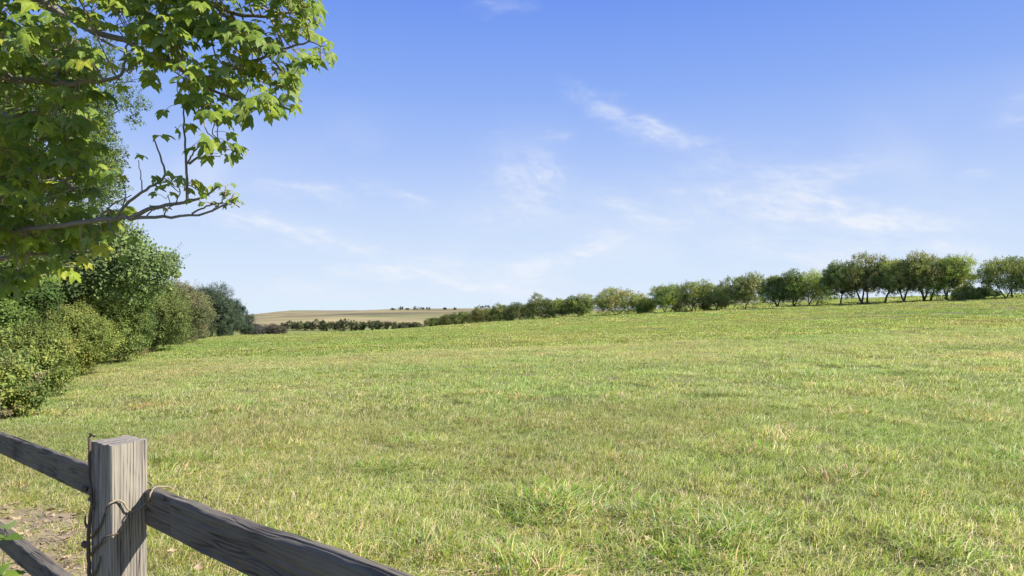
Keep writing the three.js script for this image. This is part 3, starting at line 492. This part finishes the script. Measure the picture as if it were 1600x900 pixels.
  for (const [pts, r0, r1] of limbs) {
    const n = pts.length * 4, c = curve(pts, n, r0 > .02 ? .016 : .007, R), g = new Geo();
    const c2 = c; if (pts[0].x < -6.9) { c2[0] = V(-7.1, pts[0].y, -5.5); }
    g.tube(c2.map(L), taper(n, r0, r1), r0 > .02 ? 8 : 5); part('branch', g.build(), barkPale, t);
    c2.forEach((p, i) => { if (p.x > -6) nodes.push([p, lerp(r0, r1, i / n)]); });
  }
  // clusters of leaves at twig ends
  const inside = (poly, x, y) => { let k = false; for (let i = 0, j = poly.length - 1; i < poly.length; j = i++) if ((poly[i][1] > y) !== (poly[j][1] > y) && x < (poly[j][0] - poly[i][0]) * (y - poly[i][1]) / (poly[j][1] - poly[i][1]) + poly[i][0]) k = !k; return k; };
  const tips = [];
  const regions = [   // outline of the foliage, number of twig ends, nearest and farthest distance
    [[[-90, -160], [230, -160], [330, -60], [300, 60], [270, 110], [215, 105], [160, 95], [130, 105], [-90, 105]], 195, 3.9, 5.6],
    [[[225, -120], [480, -120], [490, 10], [500, 70], [505, 92], [470, 105], [440, 145], [425, 165], [385, 175], [330, 165], [300, 135], [262, 110], [230, 80]], 145, 3.85, 4.9],
    [[[-90, 95], [120, 100], [150, 135], [140, 200], [150, 240], [165, 280], [130, 310], [60, 335], [-90, 345]], 160, 4.1, 5.6],
    [[[-90, 345], [60, 350], [150, 352], [165, 380], [120, 420], [20, 460], [-90, 470]], 90, 4.6, 6.2],
    [[[300, 150], [350, 165], [390, 178], [360, 190], [310, 180]], 5, 3.9, 4.2], [[[-40, 325], [185, 322], [190, 348], [150, 362], [-40, 378]], 30, 4.5, 5.1]];
  for (const [poly, n, d0, d1] of regions) {
    const xs = poly.map(p => p[0]), ys = poly.map(p => p[1]); let k = 0;
    while (k < n) { const x = lerp(Math.min(...xs), Math.max(...xs), R()), y = lerp(Math.min(...ys), Math.max(...ys), R()); if (!inside(poly, x, y)) continue; k++; tips.push([at(x, y, lerp(d0, d1, R() ** 1.3)), 4 + R() * 3 | 0, 1]); }
  }
  for (const [x, y, d, n, s] of [[243, 222, 4.1, 1, 1.15], [238, 285, 4.1, 1, 1], [268, 290, 4.05, 2, .8], [262, 278, 4.05, 1, .9], [300, 285, 4, 3, .85], [288, 200, 4.1, 3, .9], [286, 160, 4.1, 4, 1], [340, 220, 3.95, 5, 1], [362, 232, 3.95, 5, .85], [345, 245, 3.95, 3, 1], [315, 226, 3.92, 2, 1], [308, 308, 3.95, 2, .7], [350, 304, 3.9, 4, .4], [358, 312, 3.9, 4, .38], [340, 296, 3.92, 3, .42], [353, 290, 3.9, 3, .4], [367, 301, 3.88, 3, .38], [372, 316, 3.88, 3, .36], [334, 316, 3.92, 3, .4], [322, 322, 3.92, 2, .4], [279, 286, 4, 2, .7], [249, 326, 4.05, 2, .5], [216, 252, 4.12, 1, .8], [190, 280, 4.2, 2, .8], [262, 305, 4.05, 2, .6], [156, 366, 4.3, 2, .9], [188, 374, 4.2, 2, 1], [150, 395, 4.4, 2, 1.1], [186, 402, 4.3, 1, .9], [213, 128, 4.1, 2, 1.0], [508, 78, 4.1, 4, .7], [500, 88, 4.1, 4, .8], [488, 16, 4.2, 4, .8], [478, 45, 4.2, 3, .9], [452, 150, 4.1, 4, .85], [440, 165, 4.1, 3, .9], [418, 170, 4.1, 4, 1]]) tips.push([at(x, y, d), n, s]);
  for (let i = 0; i < 60; i++) tips.push([V(-6.6 + R() * 3.4, 4.3 + R() * 2.6, -3.2 - R() * 3.4), 5, 1]);      // the crown goes on above the picture
  for (let i = 0; i < 40; i++) tips.push([V(-8.6 + R() * 1.6, 2.4 + R() * 4.6, -4 - R() * 3.6), 5, 1]);
  const tw = new Geo(), leaves = [], m4 = new THREE.Matrix4();
  for (const [p, n, s] of tips) {
    let best = null, bd = 1e9; for (const q of nodes) { const d = q[0].distanceToSquared(p) + (q[0].x > p.x + .1 ? .25 : 0); if (d < bd) { bd = d; best = q; } }
    const st = best[0], dist = Math.sqrt(bd), out = p.clone().sub(st).normalize().add(V(.35, .05, .1)).normalize();
    if (dist > .02) { const mid = st.clone().lerp(p, .5).add(V((R() - .5) * .12, -.04 - R() * .05 * dist, (R() - .5) * .12)); tw.tube(curve([st, mid, p], 5, .012, R).map(L), taper(5, Math.min(best[1] * .8, .003 + dist * .007), .0028), 4, [.25, .21, .15]); }
    for (let k = 0; k < n; k++) {
      const az = k * 2.4 + R() * 1.1, side = V(Math.cos(az), (R() - .45) * .5, Math.sin(az)), dir = side.addScaledVector(out, .65).add(V(.12, -.25 - R() * .3, .05)).normalize();
      const pl = (.05 + R() * .07) * s, foot = p.clone().addScaledVector(out, -R() * .06), a = foot.clone().addScaledVector(dir.clone().add(V(0, .45, 0)).normalize(), pl);
      tw.tube([foot, foot.clone().lerp(a, .5).add(V(0, .008, 0)), a].map(L), [.0019, .0016, .0014], 3, R() < .6 ? [.34, .30, .07] : [.3, .14, .08]);
      const up = V(.42 + (R() - .5) * 1.1, .85, .5 + (R() - .5) * 1.1).normalize(), y = dir.clone().add(V(.1, -.25, .1)).addScaledVector(up, -dir.dot(up) * .9).normalize(), x = y.clone().cross(up).normalize(), z = x.clone().cross(y).normalize();
      const sz = (.095 + R() * R() * .10) * s;
      m4.makeBasis(x.multiplyScalar(sz), y.multiplyScalar(sz), z.multiplyScalar(sz)).setPosition(L(a));
      const w = a.clone(), dd = -w.z, px = 800 + w.x / dd * F, py = HZ - (w.y - EYE) / dd * F, c = [0, 0, 1, 1, 2, 2, 3, 3, 0, 5, 1, 2, 0, 5, 1, 2, 3, 4][R() * 18 | 0];
      leaves.push({ m: m4.clone(), c, g: R() * 6 | 0, show: px > -10 && px < 520 && py > -10 && py < 420 ? sz / dd : 0 });
    }
  }
  part('twigs', tw.build(), std(C(1, 1, 1), .85, { vertexColors: true }), t, 'stuff');
  leaves.sort((a, b) => b.show - a.show);
  leaves.slice(0, 300).forEach(l => { const m = part('leaf', leafGeo[l.g], leafMats[l.c], t); m.matrixAutoUpdate = false; l.m.decompose(m.position, m.quaternion, m.scale); m.matrixAutoUpdate = true; });
  for (let v = 0; v < 6; v++) { const r = leaves.slice(300).filter(l => l.g === v); if (r.length) instances('foliage', leafGeo[v], instMat, r.map(l => l.m), r.map(l => instCols[l.c]), t); }
}

// ------------------------------------------------------------------ the fence
function woodTex(seed, kind) {
  const w = 256, h = 1024, knots = kind === 'rail' ? [[.2, .43, .05], [.62, .13, .03], [.3, .8, .04]] : [];
  const val = (x, y) => {
    let u = x / w, v = y / h, k = 0;
    for (const [ku, kv, r] of knots) { const dx = (u - ku) * .5, dy = (v - kv) * 2.6, q = Math.hypot(dx, dy * .5); k += Math.exp(-((q / r) ** 2)); u += dx * Math.exp(-((q / (r * 2.2)) ** 2)) * .5; }
    const warp = fbm(u * 3, v * 2 + seed, seed, 3) * (kind === 'rail' ? .05 : .035), ring = Math.abs(Math.sin((u + warp) * Math.PI * (kind === 'rail' ? 40 : 52))), fine = fbm(u * 90, v * 7, seed + 3, 3), patch_ = fbm(u * 5, v * 5, seed + 8, 4), crack = Math.exp(-(((fbm(u * 16, v * 2.2, seed + 5, 2)) / .03) ** 2)) * .8;
    return [1 - (kind === 'rail' ? .3 : .75) * (1 - ring) ** 3 + fine * .5 + patch_ * .55 - crack * .7 - k * .5, patch_, crack];
  };
  const cache = new Map(), get = (x, y) => { const k = y * w + x; if (!cache.has(k)) cache.set(k, val(x, y)); return cache.get(k); };
  return [dataTex(w, h, (x, y) => { const [v, p] = get(x, y); return [v * .72 + .04 + p * .05, v * .71 + .03 + p * .07, v * .68 + .03]; }), dataTex(w, h, (x, y) => [clamp(get(x, y)[0] * .6, 0, 1)])];
}
const [pc, pb] = woodTex(3.3, 'post'), [rc, rb] = woodTex(7.7, 'rail');
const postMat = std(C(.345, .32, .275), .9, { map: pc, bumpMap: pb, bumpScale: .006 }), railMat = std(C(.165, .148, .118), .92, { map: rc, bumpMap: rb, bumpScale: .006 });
// a sawn timber from a to b: w across (side), h high, its faces uneven
function timber(a, b, side, w, h, seed, o = {}) {
  const R = rng(seed), n = o.n ?? 60, per = 22, ax = b.clone().sub(a), len = ax.length(); ax.normalize();
  const up = ax.clone().cross(side).normalize(); if (up.y < -.1 || (Math.abs(up.y) <= .1 && o.flip)) up.negate();
  const s = up.clone().cross(ax).normalize(), pos = [], uv = [], idx = [], ring = [];
  const ch = o.ch ?? .006, corners = [[-1, -1], [1, -1], [1, 1], [-1, 1]];
  for (let c = 0; c < 4; c++) { const [x0, y0] = corners[c], [x1, y1] = corners[(c + 1) % 4]; for (let k = 0; k < per; k++) { const t = k / per, e = ch / (x0 === x1 ? h : w), tt = lerp(e, 1 - e, k / (per - 1)); ring.push([lerp(x0, x1, tt) * w / 2, lerp(y0, y1, tt) * h / 2, c, tt]); } }
  ring.push(ring[0]); const m = ring.length;
  let per_ = 0; const pu = ring.map((r, i) => { if (i) per_ += Math.hypot(r[0] - ring[i - 1][0], r[1] - ring[i - 1][1]); return per_; });
  for (let j = 0; j <= n; j++) {
    const v = j / n, l = v * len, wav = (o.wave ?? .006);
    for (let i = 0; i < m; i++) {
      const r = ring[i === m - 1 ? 0 : i], ridge_ = noise(r[0] * 230 + seed, r[1] * 230, l * 1.4) * (o.grain ?? .0016), edge = (r[3] < .1 || r[3] > .9) ? noise(l * 9 + seed, r[0] * 40, r[1] * 40) * (o.edge ?? .005) : 0;
      const split = -.0045 * smooth(noise(pu[i === m - 1 ? 0 : i] * 75 + seed * 5, l * 1.1 + seed, 4.4), .34, .5), kx = r[0] + (Math.abs(r[0]) > w / 2 - .002 ? Math.sign(r[0]) * (ridge_ + edge + split) : 0) + fbm(l * 1.3, seed, 1.1, 2) * wav, ky = r[1] + (Math.abs(r[1]) < h / 2 - .002 ? 0 : 1) * Math.sign(r[1]) * (ridge_ + edge + split + (r[1] > 0 ? fbm(l * 3.1, r[0] * 6, seed + 2.2, 3) * wav * 1.6 : 0)) + fbm(l * 1.1, seed + 4, 2.1, 2) * wav;
      const end = j === n ? (o.top ?? 0) * (noise(r[0] * 30, r[1] * 30, seed) + (r[0] + r[1]) * 2) : 0;
      const p = a.clone().addScaledVector(ax, l + end).addScaledVector(s, kx).addScaledVector(up, ky);
      pos.push(p.x, p.y, p.z); uv.push(pu[i] / .5 + seed * .13, l / 1.6 + seed * .31);
    }
  }
  for (let j = 0; j < n; j++) for (let i = 0; i < m - 1; i++) { const q = j * m + i; idx.push(q, q + 1, q + m, q + 1, q + m + 1, q + m); }
  for (const [j, sgn] of [[0, -1], [n, 1]]) {                              // end grain
    const c = V(0, 0, 0); for (let i = 0; i < m - 1; i++) c.add(V(pos[(j * m + i) * 3], pos[(j * m + i) * 3 + 1], pos[(j * m + i) * 3 + 2])); c.multiplyScalar(1 / (m - 1));
    const c0 = pos.length / 3; pos.push(c.x, c.y, c.z); uv.push(.3, .3); const k0 = pos.length / 3;
    for (let i = 0; i < m; i++) { const q = (j * m + i) * 3; pos.push(pos[q], pos[q + 1], pos[q + 2]); uv.push(.3 + ring[i][0] * 1.3, .3 + ring[i][1] * .5); }
    for (let i = 0; i < m - 1; i++) idx.push(c0, ...(sgn > 0 ? [k0 + i, k0 + i + 1] : [k0 + i + 1, k0 + i]));
  }
  const g = new THREE.BufferGeometry(); g.setAttribute('position', new THREE.Float32BufferAttribute(pos, 3)); g.setAttribute('uv', new THREE.Float32BufferAttribute(uv, 2)); g.setIndex(idx); g.computeVertexNormals();
  return g;
}
const th = 55 * Math.PI / 180, N1 = V(-Math.cos(th), 0, Math.sin(th)), N2 = V(Math.sin(th), 0, Math.cos(th));   // the post's two faces in view
const front = at(173, 699, 2.27), W1 = .144, W2 = .123, postC = front.clone().addScaledVector(N1, -W2 / 2).addScaledVector(N2, -W1 / 2), postTop = front.y + .004;
const fence = thing('wooden_fence', 'weathered grey post and rail fence in the lower left corner', 'fence', V(postC.x, ground(postC.x, postC.z), postC.z));
const FL = p => p.clone().sub(fence.position);
{
  const foot = V(postC.x, ground(postC.x, postC.z) - .3, postC.z);
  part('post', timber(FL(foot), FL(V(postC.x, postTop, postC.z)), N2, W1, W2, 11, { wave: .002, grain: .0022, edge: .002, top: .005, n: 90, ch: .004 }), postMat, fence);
  const rail = (p0, p1, ext0, ext1, h, thick, seed, wave) => {             // p0, p1: points on the upper front edge, from far to near
    const d = p1.clone().sub(p0).normalize(), side = V(-d.z, 0, d.x).normalize(); if (side.z > 0) side.negate();     // towards the field
    const mid = q => q.clone().addScaledVector(side, thick / 2).add(V(0, -h / 2, 0));
    return part('rail', timber(FL(mid(p0.clone().addScaledVector(d, -ext0))), FL(mid(p1.clone().addScaledVector(d, ext1))), side, thick, h, seed, { wave: wave * .7, grain: .0013, edge: .005, n: 140 }), railMat, fence);
  };
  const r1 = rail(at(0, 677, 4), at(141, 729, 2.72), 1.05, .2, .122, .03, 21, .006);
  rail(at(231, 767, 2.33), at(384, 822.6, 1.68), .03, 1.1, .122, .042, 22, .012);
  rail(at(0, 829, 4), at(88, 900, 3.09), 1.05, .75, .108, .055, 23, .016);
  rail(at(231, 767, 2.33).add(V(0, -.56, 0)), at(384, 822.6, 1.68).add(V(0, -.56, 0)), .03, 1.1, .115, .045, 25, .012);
  const dir = at(0, 677, 4).sub(at(141, 729, 2.72)).setY(0).normalize();
  for (const s of [1]) { const q = at(0, 677, 4).addScaledVector(dir, .95).addScaledVector(V(dir.z, 0, -dir.x), -.07 * s); const gy = ground(q.x, q.z); part('post', timber(FL(V(q.x, gy - .3, q.z)), FL(V(q.x, gy + 1.12, q.z)), N2, W1, W2, 31, { wave: .002, grain: .002, edge: .003, top: .01 }), postMat, fence); }
  { const dn = at(384, 822.6, 1.68).sub(at(231, 767, 2.33)).setY(0).normalize(), q = at(384, 822.6, 1.68).addScaledVector(dn, 1.02).addScaledVector(V(dn.z, 0, -dn.x), .07), gy = ground(q.x, q.z); part('post', timber(FL(V(q.x, gy - .3, q.z)), FL(V(q.x, gy + 1.12, q.z)), N2, W1, W2, 33, { wave: .002, grain: .002, edge: .003, top: .01 }), postMat, fence); }
  const sp = new Geo(); sp.tube([at(78, 737, 3.22), at(83, 736.6, 3.21), at(90, 737.6, 3.2)].map(FL), [.003, .0035, .0012], 5); part('splinter', sp.build(), std(C(.6, .57, .5), .8), r1);
}
// points on the post's faces: across 0..1 (from the front corner), height y, off the face
const onN2 = (u, y, off = .006) => front.clone().addScaledVector(N1, -W2 * u).addScaledVector(N2, off).setY(y);
const onN1 = (u, y, off = .006) => front.clone().addScaledVector(N2, -W1 * u).addScaledVector(N1, off).setY(y);
const yAt = (py, d = 2.3) => EYE + (HZ - py) / F * d;
{ // twine
  const t = thing('twine', 'loop of brown twine tied round the post and rail', 'twine', onN2(.5, yAt(800))), g = new Geo(), o = t.position;
  const c = curve([onN1(.1, yAt(788), .012), onN2(-.03, yAt(781), .006), onN2(.15, yAt(779), .008), onN2(.28, yAt(784), .012), onN2(.38, yAt(795), .014), onN2(.55, yAt(801), .012), onN2(.78, yAt(798), .012), onN2(.95, yAt(788), .02), at(232, 783, 2.29), at(235, 772, 2.28), at(240, 763, 2.33), at(250, 760, 2.4), at(262, 760.5, 2.44), at(268, 764, 2.5)], 50, .0015, rng(8)).map(p => p.sub(o));
  g.tube(c, taper(50, .0034, .0028), 6); part('strand', g.build(), std(C(.28, .235, .165), .95), t);
  const g2 = new Geo(); g2.tube(curve([at(240, 763, 2.33), at(236, 756, 2.4), at(228, 752, 2.44), at(216, 752, 2.5)], 10).map(p => p.sub(o)), taper(10, .0035, .003), 5); part('loose_end', g2.build(), std(C(.28, .235, .165), .95), t);
}
{ // the dead vine on the post
  const t = thing('dead_vine', 'bare brown vine stem climbing the shaded edge of the post', 'vine', V(onN1(.95, 0).x, ground(postC.x, postC.z), onN1(.95, 0).z)), o = t.position, R = rng(66), mat = std(C(.15, .115, .085), .95, { map: barkTex });
  const g = new Geo(), y0 = o.y - .02, pts = []; for (let i = 0; i <= 12; i++) { const y = lerp(y0, yAt(690), i / 12); pts.push(onN1(.86 + .05 * Math.sin(i * 1.7) + (R() - .5) * .05, y, .008 + R() * .005)); }
  pts.push(onN1(.9, yAt(684), .006), onN1(.78, yAt(680.5), .01), onN1(.62, yAt(683), .012));
  g.tube(curve(pts, 70, .003, R).map(p => p.sub(o)), taper(70, .0105, .0035).map(r => r * (.85 + R() * .3)), 7); part('stem', g.build(), mat, t);
  const tw = (...p) => { const q = new Geo(); q.tube(curve(p, 14, .003, R).map(v => v.sub(o)), taper(14, .0048, .0022), 5); part('tendril', q.build(), mat, t); };
  tw(onN1(.86, yAt(846), .008), onN1(.6, yAt(832), .007), onN1(.42, yAt(822), .007), onN1(.2, yAt(802), .007), onN1(.04, yAt(784), .008));
  tw(onN1(.86, yAt(874), .008), onN1(.62, yAt(858), .008), onN1(.3, yAt(846), .009), onN1(.02, yAt(832), .014), onN2(.12, yAt(829), .022), onN2(.2, yAt(828), .03));
  tw(onN1(.85, yAt(905), .008), onN1(.6, yAt(895), .007), onN1(.45, yAt(880), .007), onN1(.36, yAt(868), .008)); tw(onN1(.88, yAt(812), .01), onN1(.75, yAt(798), .009), onN1(.6, yAt(786), .009)); tw(onN1(.9, yAt(786), .01), onN1(.78, yAt(776), .012), onN1(.72, yAt(770), .012)); tw(onN1(.97, yAt(830), .012), onN1(1.05, yAt(822), .014), onN1(1.06, yAt(812), .012));
  for (const y of [858, 770]) { const q = new Geo(); q.tube(curve([onN1(.96, yAt(y), .012), onN1(1.03, yAt(y - 2), .02), onN1(1.05, yAt(y - 6), .016)], 6).map(v => v.sub(o)), [.009, .012, .012, .01, .008, .006, .004], 6); part('knot', q.build(), mat, t); }
}
// ------------------------------------------------------------------ weed at the lower left corner
{
  const R = rng(91), base = onGround(-1.98, -2.62, -.02), t = thing('weed', 'bright green leafy weed in front of the lower rail at the corner', 'plant', base), mats = [[.14, .24, .03], [.19, .28, .04], [.11, .19, .03]].map(c => new THREE.MeshPhysicalMaterial({ color: C(...c), roughness: .97, transmission: .4, thickness: 0, specularIntensity: .12, clearcoat: .2, clearcoatRoughness: .5, side: THREE.DoubleSide }));
  const lg = (() => { const g = new Geo(), n = 10, ids = []; for (let i = 0; i <= n; i++) { const v = i / n, w = .36 * Math.sin(Math.PI * v ** .75) * (1 + (i % 2 ? .08 : -.06)) + .002, z = -.25 * v * v; ids.push([g.v(V(-w, v, z + w * .35), V(-.3, 0, 1).normalize()), g.v(V(0, v, z), V(0, 0, 1)), g.v(V(w, v, z + w * .35), V(.3, 0, 1).normalize())]); } for (let i = 0; i < n; i++) for (const k of [0, 1]) { g.tri(ids[i][k], ids[i][k + 1], ids[i + 1][k]); g.tri(ids[i][k + 1], ids[i + 1][k + 1], ids[i + 1][k]); } return g.build(); })();
  const stem = (pts, leavesAt) => {
    const c = curve(pts, 20, .004, R), g = new Geo(); g.tube(c, taper(20, .005, .002), 5); part('stem', g.build(), std(C(.13, .16, .05), .8), t);
    leavesAt.forEach((v, i) => { const p = c[Math.round(v * 20)], az = i * 2.2 + R(), d = V(Math.cos(az) * .8 + .35, .15 + (R() - .5) * .5, Math.sin(az) * .6 + .2).normalize(), up = V((R() - .5) * .5, 1, .3), x = d.clone().cross(up).normalize(), z = x.clone().cross(d), s = .06 + R() * .045; const m = part('leaf', lg, mats[R() * 3 | 0], t); m.matrix.makeBasis(x.multiplyScalar(s), d.clone().multiplyScalar(s), z.multiplyScalar(s)).setPosition(p); m.matrix.decompose(m.position, m.quaternion, m.scale); });
  };
  stem([V(0, 0, 0), V(.03, .3, .02), V(.02, .55, 0), V(.05, .9, .02)], [.3, .45, .55, .66, .72, .8, .86, .93, .97, 1]);
  stem([V(.05, 0, -.04), V(.13, .25, 0), V(.16, .46, .03)], [.4, .55, .7, .82, .92, 1]); stem([V(-.05, 0, .05), V(-.06, .3, .08), V(.0, .6, .1)], [.5, .65, .75, .85, .95, 1]);
}
// ------------------------------------------------------------------ fallen leaves and dry twigs on the ground
{
  const R = rng(123), g = new Geo(); const o = g.v(V(0, .012, 0), V(0, 1, 0)), ids = []; for (let i = 0; i < 9; i++) { const a = i / 9 * 6.283, r = (i % 2 ? 1 : .62) * (.8 + R() * .4); ids.push(g.v(V(Math.cos(a) * r, .1 + R() * .35, Math.sin(a) * r * .8), V(0, 1, 0))); } for (let i = 0; i < 9; i++) g.tri(o, ids[(i + 1) % 9], ids[i]);
  const geo = g.build(); geo.computeVertexNormals(); const mat = std(C(1, 1, 1), .9), mats = [], cols = [];
  const put = (x, d, s, dy = .015) => { mats.push(new THREE.Matrix4().compose(onGround(x, -d, dy), new THREE.Quaternion().setFromEuler(new THREE.Euler((R() - .5) * .8, R() * 6.28, (R() - .5) * .8)), V(s, s, s))); const k = .7 + R() * .6; cols.push(C(.3 * k, .23 * k, .13 * k)); };
  for (let i = 0; i < 1900; i++) { const a = (R() * 2 - 1) * 2.0, b = (R() * 2 - 1) * .9, x = -3.55 - .72 * a + .69 * b, z = -5 - .69 * a - .72 * b; if (soilAt(x, z) > -.1) put(x, -z, .012 + R() * R() * .035); }
  for (let i = 0; i < 60; i++) { const d = 2.6 + R() * 7, x = (R() * 1.5 - 1) * .75 * d; put(x, d, .015 + R() * .02, .06); }
  const m = instances('fallen_leaves', geo, mat, mats, cols, scene); tag(m, 'dry brown leaf litter scattered over the bare soil and grass', 'leaf litter', null, 'stuff');
  [[268, 858, 'curled tan dead leaf lying in grass under the near rail, closer to the post'], [310, 886, 'curled tan dead leaf in grass below the near rail, at the picture\'s lower edge']].forEach(([px, py, label]) => { const d = EYE * F / (py - HZ), x = (px - 800) / F * d, q = new THREE.Mesh(geo, std(C(.34, .25, .15), .9)); q.name = numbered('dead_leaf'); q.position.copy(onGround(x, -d, .07)); q.scale.setScalar(.034); q.rotation.set(.2, px, .3); q.castShadow = q.receiveShadow = true; scene.add(tag(q, label, 'leaf', 'dead leaves on the grass')); });
  const tg = new Geo(); for (let i = 0; i < 60; i++) { const a = (R() * 2 - 1) * 1.7, b = (R() * 2 - 1) * .7, x = -3.55 - .72 * a + .69 * b, z = -5 - .69 * a - .72 * b, w = R() * 6.28, l = .05 + R() * .16; const p = onGround(x, z, .02), e = onGround(x + Math.cos(w) * l, z + Math.sin(w) * l, .025 + R() * .03); tg.tube([p, p.clone().lerp(e, .5).add(V(0, .012, 0)), e], [.003, .0026, .0012], 4); }
  const tm = new THREE.Mesh(tg.build(), std(C(.2, .16, .12), .95)); tm.name = 'dry_twigs'; tm.castShadow = tm.receiveShadow = true; scene.add(tag(tm, 'thin dry twigs lying on the bare soil', 'twigs', null, 'stuff'));
}
renderer.render(scene, camera);
